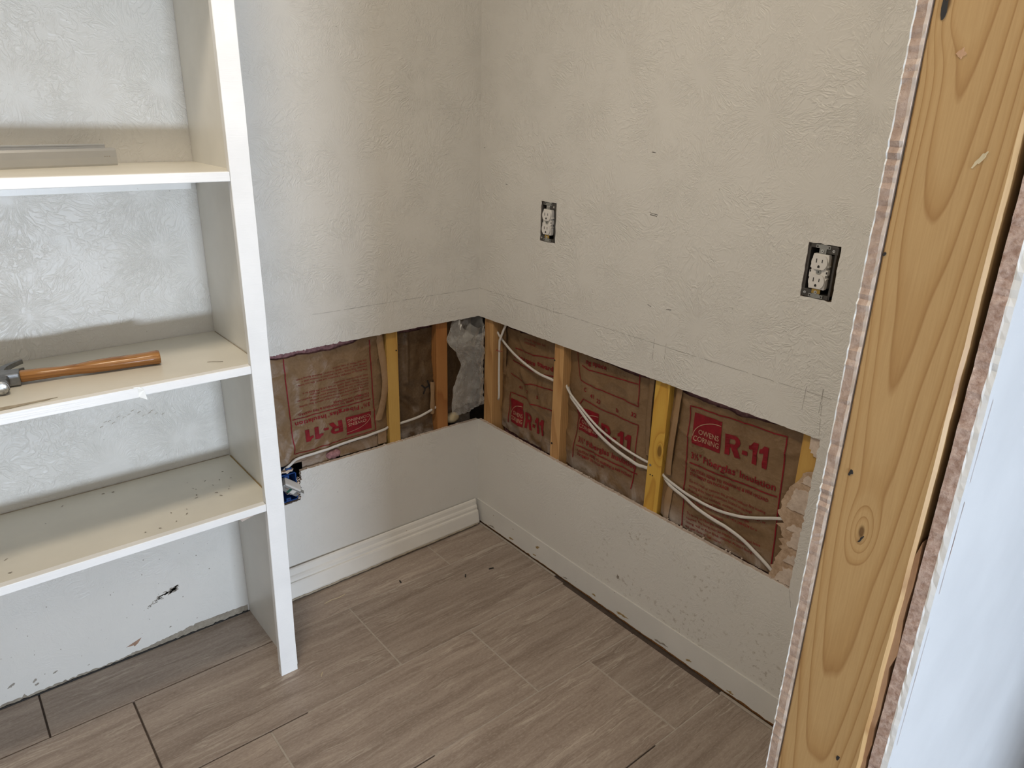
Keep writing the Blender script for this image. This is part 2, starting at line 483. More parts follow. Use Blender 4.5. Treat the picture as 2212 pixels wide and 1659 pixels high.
class G:
    """collects geometry in wall-frame coordinates, builds ONE mesh object"""

    def __init__(s):
        s.v, s.f, s.mi, s.sm = [], [], [], []

    def add(s, vs, fs, mi=0, smooth=False):
        b = len(s.v)
        s.v += [tuple(p) for p in vs]
        s.f += [tuple(b + i for i in f) for f in fs]
        s.mi += [mi] * len(fs)
        s.sm += [smooth] * len(fs)
        return s

    def box(s, x0, x1, y0, y1, z0, z1, mi=0, bev=0.0):
        if x0 > x1: x0, x1 = x1, x0
        if y0 > y1: y0, y1 = y1, y0
        if z0 > z1: z0, z1 = z1, z0
        if bev > 0:
            bm = bmesh.new()
            bmesh.ops.create_cube(bm, size=1.0)
            for v in bm.verts:
                v.co = Vector(((x0 + x1) / 2 + v.co.x * (x1 - x0), (y0 + y1) / 2 + v.co.y * (y1 - y0), (z0 + z1) / 2 + v.co.z * (z1 - z0)))
            bmesh.ops.bevel(bm, geom=bm.edges[:], offset=bev, segments=2, affect='EDGES', profile=0.5)
            bm.verts.index_update()
            s.add([v.co for v in bm.verts], [[v.index for v in f.verts] for f in bm.faces], mi)
            bm.free()
            return s
        vs = [(x0, y0, z0), (x1, y0, z0), (x1, y1, z0), (x0, y1, z0), (x0, y0, z1), (x1, y0, z1), (x1, y1, z1), (x0, y1, z1)]
        return s.add(vs, [(0, 3, 2, 1), (4, 5, 6, 7), (0, 1, 5, 4), (1, 2, 6, 5), (2, 3, 7, 6), (3, 0, 4, 7)], mi)

    def prism(s, poly, y0, y1, mi=0):
        """polygon in (x, z) extruded along y"""
        n = len(poly)
        area2 = sum(poly[i][0] * poly[(i + 1) % n][1] - poly[(i + 1) % n][0] * poly[i][1] for i in range(n))
        if area2 < 0:
            poly = poly[::-1]
        vs = [(p[0], y0, p[1]) for p in poly] + [(p[0], y1, p[1]) for p in poly]
        fs = [tuple(range(n)), tuple(range(2 * n - 1, n - 1, -1))]
        fs += [(i, i + n, (i + 1) % n + n, (i + 1) % n) for i in range(n)]
        return s.add(vs, fs, mi)

    def loft(s, rings, mi=0, cap=True, smooth=True, closed=True):
        n = len(rings[0])
        vs = [p for r in rings for p in r]
        fs = []
        for i in range(len(rings) - 1):
            for j in range(n if closed else n - 1):
                a, b = i * n + j, i * n + (j + 1) % n
                fs.append((a, b, b + n, a + n))
        s.add(vs, fs, mi, smooth)
        if cap and closed:
            s.add(rings[0], [tuple(range(n - 1, -1, -1))], mi)
            s.add(rings[-1], [tuple(range(n))], mi)
        return s

    def tube(s, pts, ra, rb=None, n=10, mi=0, nrm=(0, 1, 0), cap=True):
        """ra across the plane, rb along nrm"""
        rb = ra if rb is None else rb
        P = smooth_path(pts)
        rings = []
        nv = Vector(nrm)
        for i, p in enumerate(P):
            t = (P[min(i + 1, len(P) - 1)] - P[max(i - 1, 0)]).normalized()
            a = t.cross(nv)
            if a.length < 1e-4:
                a = t.cross(Vector((1, 0, 0)))
            a.normalize()
            b = a.cross(t).normalized()
            rings.append([tuple(p + a * ra * math.cos(2 * PI * k / n) + b * rb * math.sin(2 * PI * k / n)) for k in range(n)])
        return s.loft(rings, mi, cap)

    def disc(s, c, r, axis='y', h=0.001, n=14, mi=0, smooth=False):
        rings = []
        for d in (0, h):
            ring = []
            for k in range(n):
                a = 2 * PI * k / n
                if axis == 'y':
                    ring.append((c[0] + r * math.cos(a), c[1] - d, c[2] + r * math.sin(a)))
                elif axis == 'z':
                    ring.append((c[0] + r * math.cos(a), c[1] + r * math.sin(a), c[2] + d))
                else:
                    ring.append((c[0] - d, c[1] + r * math.cos(a), c[2] + r * math.sin(a)))
            rings.append(ring)
        return s.loft(rings, mi, True, smooth)

    def build(s, name, mats, parent=None, fr='B', mat_fix=True):
        me = bpy.data.meshes.new(name)
        if parent is not None:
            L = parent.get('_abs') or parent.get('_loc') or (0, 0, 0)
        else:
            L = (0, 0, 0)
        me.from_pydata([(p[0] - L[0], p[1] - L[1], p[2] - L[2]) for p in s.v], [], s.f)
        for mm in (mats if isinstance(mats, (list, tuple)) else [mats]):
            me.materials.append(M[mm])
        for i, p in enumerate(me.polygons):
            p.material_index = s.mi[i]
            p.use_smooth = s.sm[i]
        if mat_fix:
            bm = bmesh.new()
            bm.from_mesh(me)
            bmesh.ops.remove_doubles(bm, verts=bm.verts, dist=1e-6)
            bmesh.ops.recalc_face_normals(bm, faces=bm.faces)
            bm.to_mesh(me)
            bm.free()
        me.update()
        o = bpy.data.objects.new(name, me)
        link(o, parent)
        if parent is None:
            o.rotation_euler = (0, 0, RZ[fr])
        else:
            o['_abs'] = tuple(L)
        return o


def smooth_path(pts, sub=6):
    P = [Vector(p) for p in pts]
    if len(P) < 3:
        return P
    out = []
    for i in range(len(P) - 1):
        p0, p1, p2, p3 = P[max(i - 1, 0)], P[i], P[i + 1], P[min(i + 2, len(P) - 1)]
        for k in range(sub):
            t = k / sub
            out.append(0.5 * ((2 * p1) + (p2 - p0) * t + (2 * p0 - 5 * p1 + 4 * p2 - p3) * t * t + (3 * p1 - p0 - 3 * p2 + p3) * t ** 3))
    out.append(P[-1])
    return out


def rag(p0, p1, step, amp, seed=0):
    """ragged polyline from p0 to p1 (p1 left out)"""
    rr = random.Random(seed)
    L = math.hypot(p1[0] - p0[0], p1[1] - p0[1])
    n = max(1, int(L / step))
    tx, tz = (p1[0] - p0[0]) / L, (p1[1] - p0[1]) / L
    out = [tuple(p0)]
    for i in range(1, n):
        t = i / n
        a = rr.gauss(0, amp) * (0.4 + abs(noise.noise(Vector((i * 0.21, seed * 3.1, 0)))) * 1.6)
        out.append((p0[0] + (p1[0] - p0[0]) * t - tz * a, p0[1] + (p1[1] - p0[1]) * t + tx * a))
    return out


def sheet(loops, mapf, layers, mats, name, parent=None, fr='B', jit=0.0, seed=1):
    """drywall sheet: planar outline loops in (u, v), layered along its thickness.
    layers: list of depths; mats: [face, edge band materials..., back]"""
    bm = bmesh.new()
    edges = []
    for lp in loops:
        vs = [bm.verts.new((p[0], p[1], 0)) for p in lp]
        for i in range(len(vs)):
            edges.append(bm.edges.new((vs[i], vs[(i + 1) % len(vs)])))
    bmesh.ops.triangle_fill(bm, use_beauty=True, use_dissolve=False, edges=edges)
    bm.verts.index_update()
    pts = [(v.co.x, v.co.y) for v in bm.verts]
    tris = [[v.index for v in f.verts] for f in bm.faces]
    ed = [(e.verts[0].index, e.verts[1].index) for e in edges]
    bm.free()
    n = len(pts)
    rr = random.Random(seed)
    g = G()
    V = []
    for li, d in enumerate(layers):
        for (u, v) in pts:
            ju = rr.uniform(-jit, jit) if 0 < li < len(layers) - 1 else 0
            jv = rr.uniform(-jit, jit) if 0 < li < len(layers) - 1 else 0
            V.append(mapf(u + ju, d, v + jv))
    g.v = V
    last = (len(layers) - 1) * n
    for t in tris:
        g.f.append(tuple(t))
        g.mi.append(0)
        g.sm.append(False)
        g.f.append(tuple(last + i for i in reversed(t)))
        g.mi.append(len(layers))
        g.sm.append(False)
    for li in range(len(layers) - 1):
        for a, b in ed:
            g.f.append((li * n + a, li * n + b, (li + 1) * n + b, (li + 1) * n + a))
            g.mi.append(li + 1)
            g.sm.append(False)
    return g.build(name, mats, parent, fr)


def flat(u, d, v):
    return (u, d, v)


DW = 0.0127
DLAY = [0.0, 0.0012, 0.0108, DW]
DM = ['gpaint', 'gyp', 'gpaper', 'gpaper']
ZT, ZB = 0.792, 0.412
H = 2.44
XL = -2.0          # closet's left wall
YF = -1.589        # closet face of the front wall
JX = -0.757        # right jamb of the opening

# ------------------------------------------------------------------ structure: back wall
out = [(XL, 0.0), (0.0, 0.0)]
out += [(0.0, ZB)] + rag((0.0, ZB), (-0.668, ZB), 0.0045, 0.0008, 3)[1:]
out += rag((-0.668, ZB), (-0.677, 0.315), 0.004, 0.0022, 4)
out += rag((-0.677, 0.315), (-0.80, 0.312), 0.004, 0.0010, 5)
out += [(-0.80, 0.312)] + [(-0.80, 0.55)]
out += rag((-0.80, 0.786), (-0.50, 0.790), 0.004, 0.0014, 6)
out += rag((-0.50, 0.790), (0.0, ZT), 0.009, 0.0007, 7)
out += [(0.0, ZT), (0.0, H), (XL, H)]
wall_back = sheet([out], flat, DLAY, ['wall'] + DM, 'wall_back', jit=0.0004)
tag(wall_back, 'cream textured drywall wall cut open along a strip above the white baseboard', kind='structure')

# right wall (frame R: u = -y)
UE = -YF
out = [(0.0, 0.013), (UE, 0.013), (UE, H), (0.0, H)]
out += [(0.0, ZT)] + rag((0.0, ZT), (1.205, ZT), 0.009, 0.0007, 11)[1:]
out += rag((1.205, ZT), (1.228, 0.792), 0.006, 0.0012, 12) + rag((1.228, 0.792), (1.222, 0.402), 0.008, 0.0016, 13)
out += rag((1.222, 0.402), (0.0, ZB), 0.005, 0.0007, 14) + [(0.0, ZB)]


def rect(u0, u1, v0, v1, seed):
    return (rag((u0, v0), (u1, v0), 0.008, 0.0008, seed) + rag((u1, v0), (u1, v1), 0.008, 0.001, seed + 1)
            + rag((u1, v1), (u0, v1), 0.008, 0.0008, seed + 2) + rag((u0, v1), (u0, v0), 0.008, 0.0008, seed + 3))


o1 = rect(0.294, 0.360, 1.088, 1.202, 20)
o2 = rect(1.1275, 1.197, 1.091, 1.2045, 30)
wall_right = sheet([out, o1, o2], flat, DLAY, ['wall_r'] + DM, 'wall_right', fr='R', jit=0.0004)
tag(wall_right, 'cream textured drywall wall with two bare outlets and a long cut-out strip', kind='structure')


def sbox(name, mt, b, label):
    o = G().box(*b).build(name, mt)
    return tag(o, label, kind='structure')


sbox('wall_left', 'ceil', (XL - 0.1, XL, YF - 0.12, 0.0127, 0, H), 'closet side wall beyond the shelves')
sbox('wall_outer_back', 'sheath', (XL, 0.14, 0.1027, 0.13, 0, H), 'dark sheathing behind the back studs')
sbox('wall_outer_right', 'sheath', (0.1027, 0.13, YF - 0.10, 0.1027, 0, H), 'dark sheathing behind the side studs')
sbox('ceiling', 'ceil', (-3.2, 1.3, -5.15, 0.14, H, H + 0.05), 'flat white ceiling')
sbox('wall_room_left', 'ceil', (-3.2, -3.1, -5.05, YF - 0.1, 0, H), 'outer room side wall')
sbox('wall_room_right', 'ceil', (1.2, 1.3, -5.05, YF - 0.1, 0, H), 'outer room wall past the opening')
# outer room wall with a low window opening behind the photographer
wo = G()
wo.box(-3.1, -1.65, -5.15, -5.05, 0, H).box(-0.75, 1.2, -5.15, -5.05, 0, H).box(-1.65, -0.75, -5.15, -5.05, 0.33, H)
tag(wo.build('wall_room_back', 'ceil'), 'outer room wall with a low window', kind='structure')
sbox('wall_shadow_blocker', 'ceil', (-0.46, 1.2, -3.05, -2.95, 0, H), 'unseen partition added to shade the white outer wall')  # unseen wall, added to cast a soft shadow on the white drywall
# front wall left of the opening
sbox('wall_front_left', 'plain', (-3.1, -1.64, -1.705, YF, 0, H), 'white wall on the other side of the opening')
sbox('trim_1', 'ceil', (-1.64, JX, -1.705, YF, 2.08, H), 'wall above the opening')

# front wall at the right jamb: two sheets of drywall, edges exposed
jo = rag((JX + 0.001, 0.0), (JX - 0.001, 2.08), 0.005, 0.0007, 41)
jo = jo + [(JX, 2.08), (0.0, 2.08), (0.0, 0.0)]
wi = sheet([jo], lambda u, d, v: (u, YF - d, v), [0, 0.0014, 0.0098, DW], ['wall', 'gpaint', 'gyp_j', 'gpaper', 'gpaper'], 'wall_front_inner', jit=0.0005, seed=5)
tag(wi, 'edge of the closet side drywall beside the bare stud', kind='structure')
jo = rag((JX + 0.004, 0.0), (JX + 0.002, 2.08), 0.007, 0.0005, 43)
jo = jo + [(JX + 0.002, 2.08), (1.2, 2.08), (1.2, 0.0)]
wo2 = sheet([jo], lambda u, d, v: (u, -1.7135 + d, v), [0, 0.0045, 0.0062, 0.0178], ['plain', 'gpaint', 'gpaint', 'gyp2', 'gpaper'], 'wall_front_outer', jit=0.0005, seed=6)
tag(wo2, 'white outer drywall with a broken gypsum edge beside the bare stud', kind='structure')
sbox('trim_2', 'ceil', (JX, 1.2, -1.7135, YF, 2.08, H), 'wall above the jamb')

# ------------------------------------------------------------------ floor
floor = G().box(-3.1, 1.2, -5.15, 0.14, -0.06, -0.0045).build('floor', 'subfloor')
tag(floor, 'taupe vein cut rectangular floor tiles with pale grout', kind='structure')
ROW = 0.308
rows = [0.0] + [-(0.1766 + i * ROW) for i in range(6)]
joints = [[-0.247, -0.858, -1.42], [-0.625, -1.236, -1.847], [-0.391, -0.998, -1.61], [-0.203, -0.814, -1.425], [-0.50, -1.111, -1.722], [-0.30, -0.91, -1.52]]
XR = [-0.010, -0.010, -0.016, -0.015, -0.010, -0.010]


def make_tile(x0, x1, y0, y1):
    cx, cy = (x0 + x1) / 2, (y0 + y1) / 2
    g = G()
    hx, hy, b = (x1 - x0) / 2, (y1 - y0) / 2, 0.0012
    vs = [(-hx, -hy, -0.009), (hx, -hy, -0.009), (hx, hy, -0.009), (-hx, hy, -0.009),
          (-hx, -hy, -b), (hx, -hy, -b), (hx, hy, -b), (-hx, hy, -b),
          (-hx + b, -hy + b, 0), (hx - b, -hy + b, 0), (hx - b, hy - b, 0), (-hx + b, hy - b, 0)]
    fs = [(0, 3, 2, 1), (8, 9, 10, 11)]
    for k in range(2):
        for i in range(4):
            a, c = k * 4 + i, k * 4 + (i + 1) % 4
            fs.append((a, c, c + 4, a + 4))
    g.add(vs, fs)
    o = g.build('tile', 'tile', floor)
    o.location = (cx, cy, 0)
    return o


for ri in range(len(rows) - 1):
    ya, yb = rows[ri + 1], rows[ri]
    xs = [XR[ri]] + joints[ri] + [XL]
    for k in range(len(xs) - 1):
        if xs[k] - xs[k + 1] > 0.02:
            make_tile(xs[k + 1] + 0.0022, xs[k] - 0.0022, ya + 0.0017, yb - (0.0017 if ri else 0.004))


def grout(x0, x1, y0, y1, z=-0.0012):
    G().box(x0, x1, y0, y1, -0.008, z).build('grout_line', 'grout', floor)


hw = 0.0019
for i, (xa, xb) in enumerate([(-0.80, -0.012), (-0.90, -0.012), (-0.72, -0.02), (-0.28, -0.012)]):
    grout(xa, xb, rows[i + 1] - hw, rows[i + 1] + hw)
for ri, x in ((0, -0.247), (1, -0.625), (2, -0.391), (3, -0.203), (2, -0.998)):
    grout(x - 0.003, x + 0.003, rows[ri + 1] + hw, rows[ri] - hw - 0.001)
# caulk along the side wall where the joint is filled
grout(-0.0115, -0.003, -0.44, -0.01, -0.0002)
grout(-0.0115, -0.002, -1.589, -1.095, -0.0002)
# outer room floor, same height
of = G().box(-3.1, 1.2, -5.05, rows[-1] - 0.002, -0.0045, 0.0).build('floor_outer', 'tile')
tag(of, 'outer room floor', kind='structure')

# ------------------------------------------------------------------ baseboards
# loose colonial baseboard leaning against the back wall
prof = [(0.0, 0.0), (0.0, 0.094), (0.004, 0.0955), (0.0072, 0.092), (0.0082, 0.086), (0.0075, 0.073), (0.0098, 0.069), (0.0112, 0.063),
        (0.0098, 0.0565), (0.0098, 0.054), (0.0140, 0.0515), (0.0148, 0.047), (0.0145, 0.008), (0.0120, 0.002)]
rings = []
for i, x in enumerate([-0.862, -0.848, -0.55, -0.30, -0.06, -0.022, -0.016]):
    t = (x + 0.862) / 0.846
    yb = 0.0365 - 0.0130 * t           # the foot stands this far off the wall
    lean = math.atan2(yb - 0.003, 0.094)
    sh = 0.92 if i in (6,) else 1.0
    ring = []
    for (d, z) in prof:
        yy = yb + d * sh * math.cos(lean) - z * math.sin(lean)
        zz = 0.004 + z * math.cos(lean) + d * sh * math.sin(lean)
        ring.append((x, -yy, zz))
    rings.append(ring)
bb = G().loft(rings, 0, True, False).build('baseboard_back', 'basepaint')
tag(bb, 'loose white moulded baseboard leaning along the back wall', kind='structure')
# old caulk and dirt along its foot
cz = []
rr = random.Random(5)
for k in range(60):
    t = k / 59
    x = -0.85 + t * 0.825
    y = -(0.0365 - 0.0130 * t) - 0.0125
    cz.append((x, y, 0.0075 + rr.uniform(0, 0.0022)))
G().tube(cz, 0.0026, 0.0030, 6, nrm=(0, 0, 1)).build('caulk_bead', 'bare', bb)
# flat painted base on the side wall, gap below it
g = G()
g.prism(rag((0.001, 0.007), (1.586, 0.010), 0.012, 0.0013, 52) + [(1.586, 0.010), (1.586, 0.088), (1.2, 0.0895), (0.6, 0.0865), (0.001, 0.0915)], -0.0035, 0.0005)
bbr = g.build('baseboard_right', 'stripe', fr='R')
tag(bbr, 'thin flat painted base strip along the side wall above a dark gap', kind='structure')
gp = G().box(0.0, 1.58, 0.004, 0.0127, -0.004, 0.0128).build('bottom_plate', 'pine_r', bbr)

# ------------------------------------------------------------------ marks on the walls (thin pieces of the walls)


def blob(cx, cz, rx, rz, ang, seed, n=26, rough=0.35):
    pts = []
    for k in range(n):
        a = 2 * PI * k / n
        r = 1 + rough * noise.noise(Vector((math.cos(a) * 1.7, math.sin(a) * 1.7, seed * 5.3))) * 2.2
        x, z = rx * r * math.cos(a), rz * r * math.sin(a)
        pts.append((cx + x * math.cos(ang) - z * math.sin(ang), cz + x * math.sin(ang) + z * math.cos(ang)))
    return pts


def mark(parent, name, poly, mt, th=0.0006):
    g = G().prism(poly, -th, 0.0004)
    return g.build(name, mt, parent)


def stroke(parent, name, pts, w, mt, d=-0.0005):
    g = G()
    P = [Vector((p[0], 0, p[1])) for p in pts]
    rr = random.Random(int(abs(pts[0][0]) * 1000))
    L, Rr = [], []
    for i, p in enumerate(P):
        t = (P[min(i + 1, len(P) - 1)] - P[max(i - 1, 0)]).normalized()
        nn = Vector((-t.z, 0, t.x))
        ww = w * rr.uniform(0.5, 1.2)
        L.append(p + nn * ww / 2)
        Rr.append(p - nn * ww / 2)
    poly = [(q.x, q.z) for q in L] + [(q.x, q.z) for q in reversed(Rr)]
    n = len(L)
    vs = [(q.x, d, q.z) for q in L] + [(q.x, d, q.z) for q in Rr]
    g.add(vs, [(i, i + 1, n + i + 1, n + i) for i in range(n - 1)])
    return g.build(name, mt, parent)


def pline(parent, a, b, w=0.0011, n=60, seed=0, gaps=0.15):
    rr = random.Random(seed)
    pts = [(a[0] + (b[0] - a[0]) * i / n, a[1] + (b[1] - a[1]) * i / n + rr.gauss(0, 0.0004)) for i in range(n + 1)]
    seg = []
    for p in pts:
        seg.append(p)
        if rr.random() < gaps and len(seg) > 4:
            stroke(parent, 'pencil_line', seg, w, 'pencil')
            seg = []
    if len(seg) > 2:
        stroke(parent, 'pencil_line', seg, w, 'pencil')


pline(wall_back, (-0.594, 0.887), (-0.002, 0.888), 0.0008, 60, 1, 0.14)
pline(wall_right, (0.002, 0.889), (1.235, 0.889), 0.0010, 110, 2, 0.12)
for (u, a, b) in ((0.338, 0.885, 0.905), (0.367, 0.882, 0.899), (0.752, 0.846, 0.905), (0.791, 0.855, 0.898), (1.176, 0.845, 0.90), (1.214, 0.85, 0.905)):
    pline(wall_right, (u, a), (u + 0.001, b), 0.0011, 12, int(u * 100), 0.3)
pline(wall_right, (1.224, 0.80), (1.214, 0.905), 0.0009, 16, 9, 0.12)
pline(wall_right, (1.224, 0.402), (1.236, 0.35), 0.0009, 8, 19, 0.1)
for (u, z, l, a) in ((0.690, 1.358, 0.012, -0.1), (0.700, 1.215, 0.026, -0.12), (0.702, 1.2105, 0.022, -0.1), (0.13, 1.235, 0.008, -0.1), (0.78, 0.985, 0.016, 0.1),
                     (0.72, 0.985, 0.012, -0.3), (0.02, 1.335, 0.006, 0)):
    stroke(wall_right, 'scratch_mark', [(u, z), (u + l / 2 * math.cos(a), z + l / 2 * math.sin(a)), (u + l * math.cos(a), z + l * math.sin(a))], 0.0016, 'pencil_d')
mark(wall_right, 'dark_spot', blob(0.703, 0.141, 0.0045, 0.0075, 0.2, 3), 'scuff')
mark(wall_right, 'yellow_stain', blob(0.345, 0.058, 0.009, 0.004, 0.5, 8), 'stain', 0.004)
for i in range(9):
    u = 0.10 + 0.13 * i + random.uniform(-0.03, 0.03)
    mark(wall_right, 'paint_chip', blob(u, 0.012 + random.uniform(0.002, 0.016), random.uniform(0.006, 0.016), 0.003, 0.1, 60 + i, rough=0.6), 'stain' if i % 3 else 'scuff', 0.0042)
# back wall: scuffs, bare strip along the floor, chipped spots
rr = random.Random(21)
for i in range(80):
    t = (i / 79) ** 1.25
    cx = -1.060 - 0.080 * t + rr.gauss(0, 0.004)
    cz = 0.166 - 0.012 * t - 0.022 * t * t + rr.gauss(0, 0.0040) * (1 - 0.6 * t)
    mark(wall_back, 'scuff_mark', blob(cx, cz, rr.uniform(0.003, 0.008) * (1 - 0.8 * t), rr.uniform(0.0012, 0.0030) * (1 - 0.65 * t), rr.uniform(0.0, 0.5), 100 + i, 12, 0.45), 'scuff', 0.0005)
for i in range(34):
    cx, cz = rr.uniform(-1.48, -0.89), rr.uniform(0.03, 0.40)
    q = rr.uniform(0.0006, 0.0016)
    mark(wall_back, 'paint_speck', blob(cx, cz, q, q * rr.uniform(0.6, 1.3), rr.uniform(0, 3), 300 + i, 8, 0.3), 'scuff', 0.0005)
mark(wall_back, 'torn_paint_chip', [(-1.206, 0.036), (-1.192, 0.041), (-1.166, 0.049), (-1.176, 0.036), (-1.186, 0.029), (-1.188, 0.034)], 'tan')
for (x, z, rx, rz, a, s) in ((-1.375, 0.045, 0.006, 0.003, 0.3, 31), (-1.468, 0.055, 0.010, 0.006, 0.5, 32), (-1.42, 0.043, 0.010, 0.004, 0.8, 33), (-1.418, 0.030, 0.007, 0.004, 0.3, 34),
                         (-1.09, 0.048, 0.003, 0.003, 0, 35), (-1.30, 0.028, 0.004, 0.0015, 0.2, 36), (-0.965, 0.19, 0.002, 0.002, 0, 37), (-1.045, 0.13, 0.0015, 0.002, 0, 38)):
    mark(wall_back, 'paint_chip', blob(x, z, rx * 0.8, rz * 0.6, a, s, rough=0.4), 'scuff')
strip = [(-0.872, 0.001)] + [(-1.6, 0.001)]
strip += [(-1.6, 0.010)] + rag((-1.6, 0.010), (-1.2, 0.007), 0.006, 0.0028, 71)[1:] + rag((-1.2, 0.009), (-1.02, 0.024), 0.005, 0.0022, 72) + rag((-1.02, 0.026), (-0.872, 0.022), 0.006, 0.001, 73) + [(-0.872, 0.022)]
mark(wall_back, 'bare_plaster_strip', strip, 'bare_d', 0.0008)
dirt = [(-0.872, -0.004)] + [(-1.6, -0.004)] + [(-1.6, 0.003)] + rag((-1.6, 0.003), (-0.872, 0.003), 0.007, 0.0014, 75)[1:] + [(-0.872, 0.003)]
mark(wall_back, 'dark_joint', dirt, 'chip', 0.0042)
for i in range(14):     # faint scratch marks above the middle shelf's wall
    x = -1.17 + 0.011 * i + random.uniform(-0.004, 0.004)
    z = 0.690 + random.uniform(-0.006, 0.012) + 0.002 * i * (i < 9)
    stroke(wall_back, 'scratch_mark', [(x, z), (x + 0.004, z + 0.002), (x + 0.008, z + 0.003)], 0.0012, 'bare')

# ------------------------------------------------------------------ built-in shelves
SX0, SX1 = -0.868, -0.849
shelf = thing('shelf_unit', 'white painted built-in shelves with a side panel and a front stile', 'shelf', (-0.87, -0.16, 0))
LFT = -1.985
ABS0 = (-0.87, -0.16, 0)
G().box(SX0, SX1, -0.306, -0.0015, 0, H - 0.001).build('side_panel', 'panelpaint', shelf)
st = G()
rr = random.Random(3)
rings = []
for k in range(40):
    z = k / 39 * (H - 0.002)
    dx = -0.006 * max(0, (0.5 - z) / 0.5) * 1.4
    j = lambda a: rr.gauss(0, a)
    rings.append([(-0.893 + dx + j(0.0004), -0.325, z), (-0.8495 + dx + j(0.0004), -0.325, z), (-0.8485 + dx, -0.3235, z), (-0.8485 + dx, -0.306, z), (-0.893 + dx, -0.306, z), (-0.8938 + dx, -0.3235, z)])
st.loft(rings, 0, True, False).build('stile', 'edgepaint', shelf)
G().box(LFT, LFT + 0.019, -0.306, -0.0015, 0, H - 0.001).build('side_panel', 'panelpaint', shelf)
for i, z in enumerate((0.527, 0.886, 1.311, 1.74, 2.10)):
    sh = G().box(LFT + 0.019, SX0, -0.3075, -0.0015, z - 0.019, z, bev=0.0006)
    s = sh.build('shelf_board', 'shelfpaint', shelf)
    G().box(LFT + 0.019, -0.8945, -0.3255, -0.3070, z - 0.0195, z + 0.0003, bev=0.0014).build('front_edge', 'edgepaint', s)
    if i >= 2:
        G().box(LFT + 0.019, -0.885, -0.0205, -0.0015, z - 0.062, z - 0.019, bev=0.001).build('cleat', 'trimpaint', s)
    else:
        G().box(SX0 - 0.019, SX0, -0.28, -0.0205, z - 0.050, z - 0.019, bev=0.001).build('cleat', 'panelpaint', s) if i == 9 else None
    if i == 1:
        tp = G()
        tp.add([(-1.140, -0.3262, 0.8885), (-1.128, -0.3275, 0.8875), (-1.121, -0.3285, 0.8795), (-1.118, -0.331, 0.858), (-1.133, -0.3275, 0.8665), (-1.139, -0.3264, 0.872)],
               [(0, 1, 2, 5), (2, 3, 4, 5)])
        tp.build('tape_scrap', 'tape', s)
        ov = G().box(LFT + 0.019, -1.132, -0.3275, -0.3256, z - 0.021, z + 0.0008, bev=0.0006)
        ov.build('edge_band', 'edgepaint', s)
        wr = blob(-1.37, 0.0, 0.085, 0.011, 0.0, 81, 40, 0.35)
        G().add([(p[0], -0.295 + p[1] * 0.7, z + 0.0006) for p in wr], [tuple(range(len(wr)))]).build('bare_patch', 'bare', s)
    if i == 0:
        G().prism([(-0.952, 0.508), (-0.905, 0.508), (-0.872, 0.508), (-0.915, 0.493), (-0.948, 0.485), (-0.955, 0.497)], -0.30, -0.272).build('wedge', 'gpaper', s)
        rr = random.Random(12)
        for k in range(26):
            cx, cy = rr.uniform(-1.42, -0.90), rr.uniform(-0.29, -0.03)
            if k < 10:
                cx, cy = rr.uniform(-1.02, -0.89), rr.uniform(-0.20, -0.08)
            b = blob(cx, cy, rr.uniform(0.001, 0.0045), rr.uniform(0.0008, 0.0022), rr.uniform(0, 3), k)
            G().add([(p[0], p[1], z + 0.0008) for p in b], [tuple(range(len(b)))]).build('dirt_speck', 'scuff', s)
        for (x0, x1, y0, y1) in ((-1.90, -0.872, -0.0035, -0.0016),):
            G().box(x0, x1, y0, y1, z, z + 0.0015).build('dirt_line', 'bare', s)
        G().box(-0.8715, -0.8685, -0.30, -0.01, z, z + 0.0012).build('dirt_line', 'stain', s)
    if i == 1:
        G().box(-0.8702, -0.8685, -0.30, -0.01, z, z + 0.0012).build('dirt_line', 'bare', s)
        G().tube([(-0.965, -0.245, z + 0.001), (-0.955, -0.252, z + 0.002), (-0.935, -0.262, z + 0.001)], 0.0006, n=5).build('hair_crack', 'scuff', s)

# ------------------------------------------------------------------ hammer on the middle shelf
hz = 0.886
ham = thing('claw_hammer', 'claw hammer with a varnished wooden handle lying on the shelf', 'hammer', (-1.335, -0.163, hz), rotz=math.atan2(-0.030, 0.285))
ham['_loc'] = (0, 0, 0)
# local: x from the head to the handle's end, y to the wall, z up
prof = [(-0.010, 0.0115, 0.0085, 0.0165), (0.018, 0.0120, 0.0095, 0.0165), (0.022, 0.0150, 0.0120, 0.0165), (0.060, 0.0142, 0.0112, 0.0160), (0.095, 0.0120, 0.0100, 0.0150), (0.125, 0.0130, 0.0108, 0.0150),
        (0.150, 0.0160, 0.0128, 0.0155), (0.190, 0.0172, 0.0136, 0.0158), (0.235, 0.0165, 0.0132, 0.0158), (0.262, 0.0172, 0.0138, 0.0160), (0.281, 0.0185, 0.0150, 0.0162), (0.285, 0.0170, 0.0138, 0.0162)]
rings = []
for (x, a, b, zc) in prof:
    rings.append([(x, a * math.copysign(abs(math.cos(t)) ** 0.8, math.cos(t)), zc + b * math.copysign(abs(math.sin(t)) ** 0.8, math.sin(t))) for t in [2 * PI * k / 20 for k in range(20)]])
G().loft(rings).build('handle', 'hickory', ham)
hd = G()
# eye block and cheeks
hd.box(-0.027, 0.020, -0.0175, 0.0175, 0.003, 0.030, bev=0.003)


def ringy(y, rx, rz, xc=-0.013, zc=0.0165, n=18, pw=1.0):
    return [(xc + rx * math.copysign(abs(math.cos(t)) ** pw, math.cos(t)), y, zc + rz * math.copysign(abs(math.sin(t)) ** pw, math.sin(t))) for t in [2 * PI * k / n for k in range(n)]]


